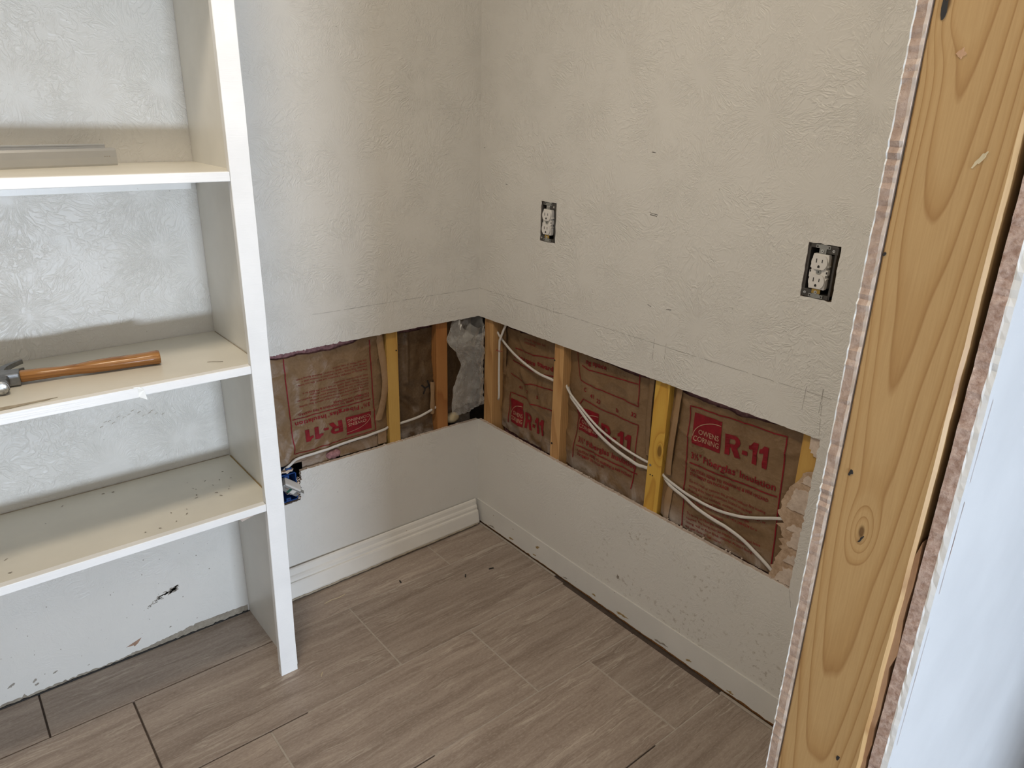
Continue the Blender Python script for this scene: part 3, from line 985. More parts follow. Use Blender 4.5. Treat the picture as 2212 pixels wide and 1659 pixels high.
hd.loft([ringy(-0.016, 0.0150, 0.0135, pw=0.6), ringy(-0.026, 0.0125, 0.0118, pw=0.7), ringy(-0.036, 0.0098, 0.0098), ringy(-0.042, 0.0098, 0.0098), ringy(-0.046, 0.0142, 0.0142),
         ringy(-0.060, 0.0146, 0.0146), ringy(-0.062, 0.0138, 0.0138)])
hobj = hd.build('head', 'steel', ham)
G().loft([ringy(-0.0615, 0.0136, 0.0136), ringy(-0.0632, 0.0120, 0.0120), ringy(-0.0638, 0.0060, 0.0060)]).build('striking_face', 'steelface', hobj)
for sgn in (-1, 1):
    rings = []
    for k in range(9):
        t = k / 8
        y = 0.014 + 0.062 * t
        x = -0.014 + 0.040 * t * t
        th = 0.0115 * (1 - t) + 0.0022       # thickness along x
        zi = 0.0165 + sgn * (0.0004 + 0.0042 * t)
        zo = 0.0165 + sgn * (0.0125 + 0.0015 * t)
        rings.append([(x - th, y + th * t * 0.5, zi), (x + th * 0.6, y - th * t * 0.4, zi), (x + th * 0.6, y - th * t * 0.4, zo), (x - th, y + th * t * 0.5, zo)])
    G().loft(rings, 0, True, False).build('claw', 'steel', hobj)

# ------------------------------------------------------------------ metal profiles on the upper shelf
za = 1.311
ang = math.atan2(-0.053, -0.222)
mc = thing('metal_channel', 'satin grey metal channel lying on the upper shelf', 'channel', (-1.050, -0.079, za), rotz=math.atan2(0.053, 0.222))
mc['_loc'] = (0, 0, 0)
cp = [(0.0, 0.0), (-0.002, 0.004), (-0.0028, 0.018), (-0.002, 0.031), (0.001, 0.0355), (0.012, 0.0362), (0.013, 0.034), (0.004, 0.033), (0.002, 0.018), (0.004, 0.003), (0.013, 0.002), (0.012, 0.0)]
G().loft([[(x, y, z) for (y, z) in cp] for x in (-0.85, -0.6, -0.3, -0.003, 0.0)], 0, True, False).build('channel_body', 'alu', mc)
for k in range(3):
    G().box(-0.0262 + k * 0.0045, -0.0242 + k * 0.0045 + (0.001 if k == 2 else 0), -0.0033, -0.0024, 0.0188, 0.0202).build('stamped_mark', 'scuff', mc)
ms = thing('metal_strip', 'flat pale metal strip standing between the grey channel and the wall', 'strip', (-1.066, -0.062, za), rotz=math.atan2(0.050, 0.222))
ms['_loc'] = (0, 0, 0)
G().loft([[(x, y, z) for (y, z) in ((0, 0), (0, 0.0425), (0.0025, 0.0425), (0.0025, 0.0))] for x in (-0.80, -0.4, 0.0)], 0, True, False).build('strip_body', 'alu2', ms)
G().loft([[(x, y, z) for (y, z) in ((-0.001, 0.0405), (-0.0014, 0.0432), (0.003, 0.0438), (0.003, 0.0405))] for x in (-0.80, -0.2, 0.0)], 0, True, False).build('lip', 'alu2', ms)

# ------------------------------------------------------------------ studs


def stud(mt, u0, u1, fr, label, d0=DW, dd=0.089, z0=0.0, z1=H, cat='stud', bev=0.0016):
    o = G()
    t = thing('wall_stud', label, cat, ((u0 + u1) / 2, d0, z0), fr, 'studs in the opened wall')
    o.box(u0, u1, d0, d0 + dd, z0, z1, bev=bev).build('lumber', mt, t)
    return t


s_a = stud('pine_y2', -0.352, -0.3115, 'B', 'pale yellow pine stud beside the upside-down printed batt')
s_b = stud('pine_r', -0.165, -0.1215, 'B', 'reddish pine stud next to the crumpled plastic sleeve')
s_1 = stud('pine_p', 0.0165, 0.062, 'R', 'corner pine stud beside the clear plastic sleeve')
s_2 = stud('pine_p', 0.3665, 0.4075, 'R', 'fine grained pine stud between the two narrower printed batts')
s_3 = stud('pine_y', 0.7605, 0.8085, 'R', 'bright yellow pine stud with a large dark knot')
s_4 = stud('pine_y2', 1.181, 1.224, 'R', 'pine stud half hidden by torn drywall paper', d0=DW + 0.004)
G().box(1.226, 1.264, DW, 0.1, 0, H).build('lumber', 'pine_y2', s_4)


def nail(parent, u, v, d, r=0.003, mt='chip', name='nail'):
    L = parent.get('_loc')
    g = G().disc((u, d, v), r, 'y', 0.0012, 10)
    return g.build(name, mt, parent)


nail(s_a, -0.318, 0.725, DW, 0.0025)
nail(s_2, 0.3695, 0.733, DW, 0.0028)
nail(s_2, 0.374, 0.455, DW, 0.0035, 'chip', 'dark_streak')
nail(s_3, 0.771, 0.540, DW, 0.0036, 'zinc')
nail(s_3, 0.774, 0.512, DW, 0.0018)
nail(s_3, 0.782, 0.512, DW, 0.0018)
# bored holes that the cables pass through
nail(s_1, 0.0, 0, 0) if False else None

# ------------------------------------------------------------------ insulation batts


def text_mesh(body, bold=0.0):
    c = bpy.data.curves.new('txt', 'FONT')
    c.body = body
    c.size = 1.0
    c.resolution_u = 2
    c.offset = bold
    c.space_character = 1.0 + bold * 0.6
    o = bpy.data.objects.new('txt', c)
    COL.objects.link(o)
    bpy.context.view_layer.update()
    dg = bpy.context.evaluated_depsgraph_get()
    me = bpy.data.meshes.new_from_object(o.evaluated_get(dg))
    vs = [(v.co.x, v.co.y) for v in me.vertices]
    fs = [tuple(p.vertices) for p in me.polygons]
    bpy.data.objects.remove(o)
    bpy.data.curves.remove(c)
    bpy.data.meshes.remove(me)
    xs = [p[0] for p in vs]
    x0, x1 = min(xs), max(xs)
    return [((p[0] - x0) / (x1 - x0), p[1]) for p in vs], fs      # unit width; height in em


_tc = {}


def T(body, bold=0.0):
    if (body, bold) not in _tc:
        _tc[(body, bold)] = text_mesh(body, bold)
    return _tc[(body, bold)]


CAPEM = 0.70       # cap height of the built-in font, in em


class Batt:
    def __init__(s, fr, u0, u1, base, label, vtop=None, vbot=0.30, seed=0, bulge=0.010, slant=(0, 0), wr=0.006, folds=(), mt='kraft', corez=0.02, name='insulation_batt', group='kraft-faced insulation batts'):
        s.fr, s.u0, s.u1, s.base, s.seed, s.bulge, s.slant, s.wr, s.folds = fr, u0, u1, base, seed, bulge, slant, wr, folds
        s.t = thing(name, label, 'insulation', ((u0 + u1) / 2, base, 0.02), fr, group)
        nu, nv = int((u1 - u0) / 0.006), 84
        vt = vtop or (lambda u: 0.84)
        vs, fs = [], []
        for j in range(nv + 1):
            for i in range(nu + 1):
                u = u0 + (u1 - u0) * i / nu
                top = vt(u) if callable(vt) else vt
                v = vbot + (top - vbot) * j / nv
                d = s.d(u, v)
                if j >= nv - 3:
                    d -= 0.003 * (j - nv + 3) * max(0, noise.noise(Vector((u * 30, seed, 1.0)))) * 1.2
                vs.append((u, d, v))
        for j in range(nv):
            for i in range(nu):
                a = j * (nu + 1) + i
                fs.append((a, a + 1, a + nu + 2, a + nu + 1))
        g = G().add(vs, fs, 0, True)
        s.facing = g.build('kraft_facing', mt, s.t, mat_fix=False)
        # fiberglass behind the facing
        vs, fs = [], []
        mu, mv = 40, 40
        for j in range(mv + 1):
            for i in range(mu + 1):
                u = u0 + 0.004 + (u1 - u0 - 0.008) * i / mu
                v = corez + (0.93 - corez) * j / mv
                dd = s.d(u, min(max(v, vbot), 0.84)) + 0.011 + 0.006 * noise.noise(Vector((u * 60, v * 60, seed + 9.0)))
                vs.append((u, min(dd, 0.085), v))
        for j in range(mv):
            for i in range(mu):
                a = j * (mu + 1) + i
                fs.append((a, a + 1, a + mu + 2, a + mu + 1))
        n0 = len(vs)
        vs += [(u0 + 0.004, 0.100, corez), (u1 - 0.004, 0.100, corez), (u1 - 0.004, 0.100, 0.93), (u0 + 0.004, 0.100, 0.93)]
        fs.append((n0, n0 + 3, n0 + 2, n0 + 1))
        G().add(vs, fs, 0, True).build('fiberglass_core', 'pink', s.t, mat_fix=False)

    def d(s, u, v):
        t = (u - s.u0) / (s.u1 - s.u0)
        e = min(1, min(t, 1 - t) * 5)
        d = s.base - s.bulge * (1 - (1 - e) ** 2) * 0.9
        d += s.slant[0] * (1 - t) + s.slant[1] * t
        n = noise.noise(Vector((u * 14, v * 9, s.seed))) * 0.6 + noise.noise(Vector((u * 30, v * 22, s.seed + 4.0))) * 0.4
        d += n * s.wr
        n3 = 1 - abs(noise.noise(Vector((u * 11 + v * 6, v * 9 - u * 3, s.seed + 7.7)))) * 3.2
        d += max(0, n3) ** 3 * -0.0035
        for (au, av, bu, bv, w, h) in s.folds:
            L = math.hypot(bu - au, bv - av)
            tt = max(0, min(1, ((u - au) * (bu - au) + (v - av) * (bv - av)) / (L * L)))
            dist = math.hypot(u - au - tt * (bu - au), v - av - tt * (bv - av))
            d -= h * math.exp(-(dist / w) ** 2)
        return max(d, DW + 0.0015)

    def put(s, g, pts, fs, lift=0.0021, mi=0):
        g.add([(u, s.d(u, v) - lift, v) for (u, v) in pts], fs, mi)

    def part(s, name, fn, mt='red'):
        g = G()
        fn(g)
        return g.build(name, mt, s.facing, mat_fix=False)

    def rule(s, pts, w, xf, name='printed_rule', mt='red'):
        """one printed line through several points"""
        P = []
        for a, b in zip(pts[:-1], pts[1:]):
            n = max(2, int(math.hypot(b[0] - a[0], b[1] - a[1]) / 0.006))
            P += [(a[0] + (b[0] - a[0]) * i / n, a[1] + (b[1] - a[1]) * i / n) for i in range(n)]
        P.append(pts[-1])
        A, B = [], []
        for i, p in enumerate(P):
            q0, q1 = P[max(i - 1, 0)], P[min(i + 1, len(P) - 1)]
            L = math.hypot(q1[0] - q0[0], q1[1] - q0[1]) or 1
            tx, tz = (q1[0] - q0[0]) / L, (q1[1] - q0[1]) / L
            A.append(xf(p[0] - tz * w / 2, p[1] + tx * w / 2))
            B.append(xf(p[0] + tz * w / 2, p[1] - tx * w / 2))
        n = len(P)
        s.part(name, lambda g: s.put(g, A + B, [(i, n + i, n + i + 1, i + 1) for i in range(n - 1)]), mt)

    def line(s, body, x, z, width, cap, xf, bold=0.0, name='printed_line'):
        s.part(name, lambda g: s.text(g, body, x, z, width, cap, xf, bold))

    def numeral(s, x, z, h, xf):
        """heavy R-11 drawn glyph by glyph: quads on a fine grid, so that they follow the paper"""
        def quadstrip(L, R_):
            n = len(L)
            s.part('printed_numeral', lambda g: s.put(g, [xf(x + a * h, z + b * h) for a, b in L + R_], [(i, i + 1, n + i + 1, n + i) for i in range(n - 1)]))
        k = [i / 8 for i in range(9)]
        # R: stem, bowl ring and leg in one strip each, kept inside one mesh
        def glyph_r(g):
            def add(L, R_):
                n = len(L)
                s.put(g, [xf(x + a * h, z + b * h) for a, b in L + R_], [(i, i + 1, n + i + 1, n + i) for i in range(n - 1)])
            add([(0.0, t) for t in k], [(0.25, t) for t in k])
            out_, in_ = [(0.25, 1.0)], [(0.25, 0.82)]
            for i in range(9):
                a = PI / 2 - i / 8 * PI
                out_.append((0.44 + 0.29 * math.cos(a), 0.70 + 0.30 * math.sin(a)))
                in_.append((0.44 + 0.075 * math.cos(a), 0.70 + 0.12 * math.sin(a)))
            out_.append((0.25, 0.40))
            in_.append((0.25, 0.58))
            add(out_, in_)
            add([(0.36 + 0.14 * (1 - t), 0.42 * t) if False else (0.33 + 0.20 * (1 - t), 0.44 * t) for t in k], [(0.60 + 0.22 * (1 - t), 0.44 * t) for t in k])
        s.part('printed_numeral', glyph_r)
        quadstrip([(0.86 + 0.03 * i, 0.44) for i in range(10)], [(0.86 + 0.03 * i, 0.25) for i in range(10)])
        for x0 in (1.18, 1.72):
            def one(g, x0=x0):
                L = [(x0 + 0.22, t) for t in k]
                R_ = [(x0 + 0.46, t) for t in k]
                s.put(g, [xf(x + a * h, z + b * h) for a, b in L + R_], [(i, i + 1, 10 + i, 9 + i) for i in range(8)])
                s.put(g, [xf(x + a * h, z + b * h) for a, b in ((x0, 0.60), (x0, 0.78), (x0 + 0.11, 0.83), (x0 + 0.11, 0.62), (x0 + 0.22, 0.66), (x0 + 0.22, 1.0))], [(0, 3, 2, 1), (3, 4, 5, 2)])
            s.part('printed_numeral', one)

    def strip(s, g, a, b, w, xf, n=None, lift=0.0021):
        L = math.hypot(b[0] - a[0], b[1] - a[1])
        n = n or max(2, int(L / 0.006))
        tx, tz = (b[0] - a[0]) / L, (b[1] - a[1]) / L
        P, Q = [], []
        for i in range(n + 1):
            t = i / n
            x, z = a[0] + (b[0] - a[0]) * t, a[1] + (b[1] - a[1]) * t
            P.append(xf(x - tz * w / 2, z + tx * w / 2))
            Q.append(xf(x + tz * w / 2, z - tx * w / 2))
        s.put(g, P + Q, [(i, n + 1 + i, n + 2 + i, i + 1) for i in range(n)], lift)

    def text(s, g, body, x, z, width, cap, xf, bold=0.0, lift=0.0021, clip=None):
        vs, fs = T(body, bold)
        pts = [xf(x + p[0] * width, z + p[1] / CAPEM * cap) for p in vs]
        s.put(g, pts, fs, lift)

    def logo(s, x, z, w, h, xf):
        g = G()
        # rounded square with the upper left corner cut by an arc
        nx = 14
        pts, fs = [], []
        for j in range(nx + 1):
            for i in range(nx + 1):
                a, b = i / nx, j / nx
                a2 = a
                pts.append(xf(x + a2 * w, z + b * h))
        for j in range(nx):
            for i in range(nx):
                a = j * (nx + 1) + i
                fs.append((a, a + 1, a + nx + 2, a + nx + 1))
        s.put(g, pts, fs, 0.0017)
        lg = g.build('printed_logo', 'red', s.facing, mat_fix=False)
        g = G()
        prev = None
        for k in range(15):
            t = PI - k / 14 * PI * 0.5
            p = (x + w * 0.99 + math.cos(t) * w * 0.97, z + h * 0.26 + math.sin(t) * h * 0.60)
            if prev:
                s.strip(g, prev, p, w * 0.022, xf, 1, 0.0026)
            prev = p
        g.build('logo_arc', 'knock', s.facing, mat_fix=False)
        s.part('logo_lettering', lambda q: s.text(q, 'OWENS', x + w * 0.20, z + h * 0.36, w * 0.74, h * 0.165, xf, 0.006, 0.0026), 'knock')
        s.part('logo_lettering', lambda q: s.text(q, 'CORNING', x + w * 0.05, z + h * 0.13, w * 0.90, h * 0.165, xf, 0.006, 0.0026), 'knock')

    def block(s, xf, lines=True, paragraph=True, r11=True, logo=True, frame=True, fib=True, bottom=-0.262, caution=True):
        """the printed panel; local origin at the logo's lower left corner"""
        if logo:
            s.logo(0, 0, 0.087, 0.086, xf)
        if r11:
            s.numeral(0.100, 0.004, 0.056, xf)
        if fib:
            s.line('3\u00bd"', 0.0, -0.043, 0.032, 0.0185, xf, 0.02)
            s.line('Fiberglas', 0.040, -0.043, 0.098, 0.0185, xf, 0.018)
            s.line('\u00ae', 0.139, -0.031, 0.007, 0.006, xf)
            s.line('Insulation', 0.150, -0.043, 0.100, 0.0185, xf, 0.018)
            s.line('TM', 0.000, -0.009, 0.006, 0.004, xf)
        if caution:
            s.line('CAUTION: REFER TO WARNING & FIRE HAZARD', 0.0, -0.078, 0.236, 0.0085, xf, 0.022)
            s.line('STATEMENT ON PACKAGE.', 0.0, -0.0915, 0.124, 0.0085, xf, 0.022)
        if paragraph:
            para = ['Do not install or remove this product without first reading', 'warning & fire hazard statement located on package',
                    'If package is not available, contact your local supplier, or', 'write Owens-Corning World Headquarters, Fiberglas',
                    'Tower, Toledo, Ohio 43659, or call 1-419-248-8234 for a', 'copy of the current statement.', '',
                    'The facing on Fiberglas insulation will burn. Do not leave', 'exposed. The facing must be installed in contact with a',
                    'ceiling, wall or floor finish material. Protect facing from', 'any open flame or heat source.']
            for i, tx in enumerate(para):
                z = -0.112 - i * 0.0136
                if tx and z > bottom + 0.006:
                    s.line(tx, 0.0, z, 0.00392 * len(tx), 0.0074, xf, 0.006)
        if lines:
            s.rule([(-0.004, -0.057), (0.256, -0.057)], 0.0036, xf)
            if frame:
                pts = [(-0.014, bottom), (-0.014, 0.101), (0.262, 0.101), (0.262, bottom)]
                if bottom > -0.27:
                    pts.append((-0.014, bottom))
                s.rule(pts, 0.0032, xf, 'printed_frame')

    def flange(s, pts, w, mt='kraft_l', tilt=0.004):
        """loose paper strip: centre points (u, d, v)"""
        P = smooth_path(pts, 5)
        A, B = [], []
        for i, p in enumerate(P):
            k = 1 + 0.25 * noise.noise(Vector((p.z * 25, s.seed, 2)))
            A.append((p.x - w / 2 * k, p.y + tilt, p.z))
            B.append((p.x + w / 2 * k, p.y - tilt * 0.4, p.z))
        n = len(P)
        C = [(0.5 * (a[0] + b[0]), min(a[1], b[1]) - 0.0025, a[2]) for a, b in zip(A, B)]
        vs = A + C + B
        fs = [(i, n + i, n + i + 1, i + 1) for i in range(n - 1)] + [(n + i, 2 * n + i, 2 * n + i + 1, n + i + 1) for i in range(n - 1)]
        G().add(vs, fs, 0, True).build('stapling_flange', mt, s.t, mat_fix=False)


def xform(u, v, su=1.0, sv=1.0, ang=0.0, flip=False):
    c, q = math.cos(ang), math.sin(ang)

    def f(x, z):
        x, z = x * su, z * sv
        if flip:
            x, z = -x, -z
        return (u + x * c - z * q, v + x * q + z * c)
    return f


def torn(base, amp, seed, fn=None):
    def f(u):
        v = base + amp * noise.noise(Vector((u * 18, seed, 0))) + amp * 0.35 * noise.noise(Vector((u * 90, seed, 3)))
        return v + (fn(u) if fn else 0)
    return f


# back wall, wide bay: the print stands on its head
b_wide = Batt('B', -0.762, -0.3525, 0.030, 'wide kraft-faced batt with its red print upside down', torn(0.766, 0.007, 2.0, lambda u: 0.036 * max(0, (u + 0.52) / 0.17) + 0.010 * max(0, (-0.70 - u) / 0.06)), 0.431, seed=1.3, corez=0.437,
              folds=((-0.70, 0.44, -0.655, 0.52, 0.010, 0.006), (-0.60, 0.43, -0.56, 0.47, 0.008, 0.005)))
xf = xform(-0.415, 0.540, 1.0, 0.70, 0.03, True)
b_wide.block(xf, bottom=-0.335)
b_wide.flange([(-0.375, 0.020, 0.80), (-0.366, 0.018, 0.72), (-0.358, 0.016, 0.63), (-0.372, 0.017, 0.55), (-0.388, 0.021, 0.50)], 0.020)
# scraps of torn facing below the cable
g = G()
for (u0, u1, v0, v1, sd) in ((-0.655, -0.545, 0.405, 0.440, 1), (-0.53, -0.395, 0.412, 0.452, 2), (-0.393, -0.362, 0.415, 0.462, 3)):
    top = rag((u1, v1), (u0, v1 - 0.006), 0.006, 0.0028, sd)
    poly = [(u0, v0), (u1, v0)] + top + [(u0, v1 - 0.006)]
    G().prism(poly, 0.0185, 0.0200).build('torn_facing_scrap', 'kraft' if sd < 3 else 'kraft_l', b_wide.t)
rr = random.Random(31)
tf = G()
rings = []
for j in range(11):
    t = j / 10 * PI
    rings.append([(-0.552 + 0.026 * -math.cos(t), 0.0215 - 0.006 * math.sin(t) * (1 + math.cos(2 * PI * k / 14)), 0.428 + 0.014 * math.sin(t) * math.sin(2 * PI * k / 14) * (1 + 0.8 * noise.noise(Vector((j * 0.9, k * 0.9, 1))))) for k in range(14)])
tf.loft(rings).build('fiberglass_tuft', 'pink', b_wide.t)
# back wall, narrow bay with an old dark facing
b_dark = Batt('B', -0.311, -0.166, 0.040, 'dark aged batt facing with a black printed mark in the narrow bay', torn(0.772, 0.004, 3.3), 0.36, seed=4.1, bulge=0.004, wr=0.014,
              folds=((-0.268, 0.76, -0.272, 0.60, 0.006, 0.012), (-0.30, 0.56, -0.24, 0.50, 0.012, -0.012)), mt='kraft_d')
xf = xform(-0.200, 0.565, 0.75, 0.8, -0.5)
for pts in ([(-0.025, 0.006), (0, 0), (0.03, 0.03), (0.055, 0.028)], [(0.03, 0.03), (0.028, 0.055)], [(0.0, 0.0), (0.005, -0.026)], [(-0.004, 0.034), (0.015, 0.015), (0.034, -0.004)]):
    b_dark.rule(pts, 0.007, xf, 'printed_mark', 'ink')
b_dark.flange([(-0.176, 0.022, 0.585), (-0.178, 0.020, 0.53), (-0.180, 0.020, 0.47)], 0.014)

# side wall, three bays
b_1 = Batt('R', 0.063, 0.366, 0.044, 'narrow kraft batt with red logo beside the corner stud', torn(0.772, 0.005, 5.0, lambda u: 0.03 * max(0, (u - 0.22) / 0.14)), 0.40, seed=8.2, bulge=0.014, slant=(0.016, 0.0), wr=0.012,
           folds=((0.19, 0.64, 0.24, 0.60, 0.02, 0.008), (0.10, 0.62, 0.09, 0.44, 0.014, 0.008)))
xf = xform(0.134, 0.440, 0.80, 1.0, 0.03)
b_1.block(xf, paragraph=False, caution=False, fib=False, lines=False)
I_ = lambda x, z: (x, z)
for pts in ([(0.130, 0.545), (0.220, 0.552), (0.245, 0.543), (0.364, 0.556)], [(0.128, 0.615), (0.215, 0.602), (0.24, 0.612), (0.364, 0.622)], [(0.132, 0.662), (0.25, 0.658), (0.364, 0.668)],
            [(0.150, 0.710), (0.25, 0.712), (0.364, 0.730)], [(0.118, 0.43), (0.126, 0.545)]):
    b_1.rule(pts, 0.0030, I_)
for (tx, u, v, w, c_, bo) in (('living', 0.145, 0.676, 0.055, 0.014, 0.025), ('space', 0.207, 0.678, 0.050, 0.015, 0.025), ('toward', 0.264, 0.682, 0.075, 0.016, 0.025), ('41', 0.170, 0.573, 0.016, 0.011, 0.02),
                              ('2', 0.218, 0.573, 0.008, 0.010, 0.02), ('5', 0.266, 0.568, 0.009, 0.011, 0.02), ('must not be left', 0.20, 0.752, 0.10, 0.008, 0.0), ('exposed', 0.20, 0.741, 0.05, 0.008, 0.0)):
    b_1.line(tx, u, v, w, c_, I_, bo)
b_1.flange([(0.088, 0.040, 0.78), (0.090, 0.042, 0.70), (0.088, 0.044, 0.60)], 0.022, 'kraft')

b_2 = Batt('R', 0.408, 0.760, 0.036, 'kraft batt behind two white cables between the pine studs', torn(0.775, 0.004, 6.5, lambda u: 0.02 * max(0, (0.52 - u) / 0.1)), 0.392, seed=11.7, bulge=0.012, slant=(0.010, 0), wr=0.009,
           folds=((0.44, 0.62, 0.52, 0.58, 0.016, 0.008),))
xf = xform(0.470, 0.533, 0.97, 0.92, 0.02)
b_2.block(xf, paragraph=False, frame=False)
for pts in ([(0.450, 0.43), (0.457, 0.50), (0.468, 0.61), (0.486, 0.640), (0.56, 0.632), (0.704, 0.632), (0.706, 0.56), (0.710, 0.50), (0.700, 0.43)],
            [(0.442, 0.775), (0.468, 0.696), (0.500, 0.690), (0.702, 0.688), (0.697, 0.780)], [(0.470, 0.742), (0.50, 0.735), (0.695, 0.752)]):
    b_2.rule(pts, 0.0030, I_)
for (tx, u, v, w, c_) in (('C', 0.486, 0.666, 0.010, 0.012), ('41', 0.512, 0.653, 0.014, 0.012), ('22', 0.540, 0.647, 0.018, 0.012), ('b', 0.618, 0.643, 0.009, 0.012), ('32', 0.676, 0.652, 0.020, 0.012), ('ng', 0.484, 0.752, 0.022, 0.014), ('space', 0.512, 0.754, 0.055, 0.014)):
    b_2.line(tx, u, v, w, c_, I_, 0.022)
b_2.flange([(0.742, 0.020, 0.83), (0.742, 0.019, 0.70), (0.744, 0.020, 0.62), (0.748, 0.022, 0.56)], 0.020, 'kraft')

b_3 = Batt('R', 0.809, 1.181, 0.030, 'largest kraft batt with an upright red R-11 print beside the torn drywall', torn(0.772, 0.005, 9.0, lambda u: 0.016 * max(0, (u - 1.02) / 0.15) + 0.012 * max(0, (0.90 - u) / 0.07)), 0.40, seed=15.1, wr=0.007,
           folds=((0.86, 0.50, 1.0, 0.475, 0.010, 0.004), (0.93, 0.47, 1.12, 0.50, 0.012, 0.003)))
xf = xform(0.892, 0.651, 0.975, 0.985, 0.045)
b_3.block(xf, bottom=-0.30)
b_3.flange([(0.836, 0.018, 0.80), (0.832, 0.017, 0.70), (0.828, 0.016, 0.60), (0.828, 0.018, 0.535)], 0.022)
b_3.flange([(0.842, 0.020, 0.515), (0.836, 0.019, 0.46), (0.834, 0.020, 0.40)], 0.024)

# ------------------------------------------------------------------ torn drywall paper at the end of the cut-out
lt = [(1.166, 0.398)] + rag((1.163, 0.400), (1.172, 0.47), 0.006, 0.005, 91) + rag((1.180, 0.48), (1.165, 0.56), 0.006, 0.005, 92) + rag((1.158, 0.575), (1.176, 0.66), 0.006, 0.005, 93) + rag((1.190, 0.67), (1.206, 0.70), 0.006, 0.003, 94) + [(1.208, 0.702)]
poly = lt + [(1.226, 0.71), (1.226, 0.398)]
G().prism(poly, 0.0088, 0.0118).build('torn_paper', 'torn', wall_right)
for (a, b, w, sd) in ((0.405, 0.445, 0.046, 1), (0.462, 0.482, 0.034, 2), (0.505, 0.545, 0.030, 3), (0.60, 0.655, 0.050, 4), (0.672, 0.690, 0.026, 5), (0.545, 0.562, 0.040, 6)):
    p = rag((1.226 - w, a), (1.226 - w * 0.7, b), 0.005, 0.003, 200 + sd) + rag((1.226 - w * 0.7, b), (1.2255, b + 0.004), 0.005, 0.0025, 210 + sd) + [(1.2255, b), (1.2255, a)] + rag((1.2255, a), (1.226 - w, a), 0.005, 0.002, 220 + sd)
    G().prism(p, 0.0045 + sd * 0.0004, 0.0095).build('torn_paper', 'tornlight', wall_right)
p = rag((1.205, 0.760), (1.222, 0.745), 0.004, 0.002, 231) + [(1.226, 0.745), (1.226, 0.789), (1.204, 0.789)]
G().prism(p, 0.006, 0.0118).build('torn_paper', 'tornlight', wall_right)
# crumbs of gypsum along the lower cut
rr = random.Random(77)
for k in range(26):
    u = rr.uniform(0.02, 1.15)
    r = rr.uniform(0.0007, 0.0019)
    G().prism(blob(u, 0.4125 + r * 0.5, r * 1.5, r, rr.uniform(-0.4, 0.4), k, 8), 0.002, 0.002 + r * 2).build('gypsum_crumb', 'tornlight', wall_right)
for k in range(16):
    u = rr.uniform(-0.66, -0.05)
    r = rr.uniform(0.0007, 0.0019)
    G().prism(blob(u, 0.4125 + r * 0.5, r * 1.5, r, rr.uniform(-0.4, 0.4), k, 8), 0.002, 0.002 + r * 2).build('gypsum_crumb', 'tornlight', wall_back)

# ------------------------------------------------------------------ cables


def cable(fr, pts, label, ra=0.0052, rb=0.0032, cat='cable'):
    P = smooth_path(pts)
    for p in P:
        for b in (b_wide, b_dark, b_1, b_2, b_3):
            if b.fr == fr and b.u0 < p.x < b.u1:
                e = min(1.0, min(p.x - b.u0, b.u1 - p.x) / 0.03)        # it may dive at the studs' bored holes
                lim = min(b.d(p.x + du, p.z + dv) for du in (-0.006, 0, 0.006) for dv in (-0.006, 0, 0.006)) - rb - 0.0014
                p.y = min(p.y, lim + (1 - e) * 0.010)
    g = G()
    rings = []
    for i, p in enumerate(P):
        tv = (P[min(i + 1, len(P) - 1)] - P[max(i - 1, 0)]).normalized()
        a = tv.cross(Vector((0, 1, 0))).normalized()
        b = a.cross(tv).normalized()
        rings.append([tuple(p + a * ra * 0.86 * math.cos(2 * PI * k / 10) + b * rb * math.sin(2 * PI * k / 10)) for k in range(10)])
    t = g.loft(rings).build('electrical_cable', 'cable', None, fr)
    return tag(t, label, cat, 'white electrical cables in the opened walls')


cable('B', [(-0.715, 0.050, 0.420), (-0.699, 0.022, 0.4345), (-0.66, 0.016, 0.4475), (-0.52, 0.0155, 0.455), (-0.37, 0.018, 0.4625), (-0.345, 0.040, 0.464)], 'white cable crossing the upside-down printed batt')
cable('B', [(-0.325, 0.030, 0.464), (-0.300, 0.022, 0.467), (-0.235, 0.018, 0.474), (-0.172, 0.022, 0.488), (-0.150, 0.03, 0.492)], 'short white cable in the narrow dark bay')
cable('R', [(0.040, 0.040, 0.755), (0.073, 0.030, 0.737), (0.103, 0.024, 0.725), (0.16, 0.018, 0.702), (0.224, 0.015, 0.683), (0.29, 0.016, 0.668), (0.337, 0.022, 0.6625), (0.39, 0.030, 0.657)],
      'white cable sloping across the batt by the corner stud')
cable('R', [(0.138, 0.020, 0.815), (0.124, 0.016, 0.785), (0.103, 0.012, 0.735), (0.0985, 0.012, 0.715), (0.0985, 0.012, 0.62), (0.100, 0.013, 0.535), (0.094, 0.016, 0.517), (0.080, 0.026, 0.508)],
      'white cable hanging upright beside the corner stud')
cable('R', [(0.395, 0.040, 0.665), (0.420, 0.026, 0.650), (0.47, 0.016, 0.628), (0.566, 0.011, 0.582), (0.66, 0.012, 0.556), (0.735, 0.020, 0.541), (0.78, 0.030, 0.535)], 'upper thin white cable of the pair crossing the middle batt', 0.0042, 0.0032)
cable('R', [(0.395, 0.048, 0.655), (0.420, 0.034, 0.639), (0.468, 0.022, 0.615), (0.54, 0.016, 0.572), (0.62, 0.014, 0.541), (0.70, 0.018, 0.522), (0.737, 0.024, 0.518), (0.78, 0.036, 0.516)], 'lower wide white cable of the pair crossing the middle batt', 0.0062, 0.0032)
cable('R', [(0.79, 0.034, 0.530), (0.813, 0.022, 0.521), (0.86, 0.014, 0.514), (0.912, 0.011, 0.507), (0.999, 0.011, 0.505), (1.077, 0.013, 0.522), (1.150, 0.015, 0.553), (1.182, 0.0165, 0.566)],
      'white cable curving across the largest batt into torn paper', 0.0048, 0.0028)
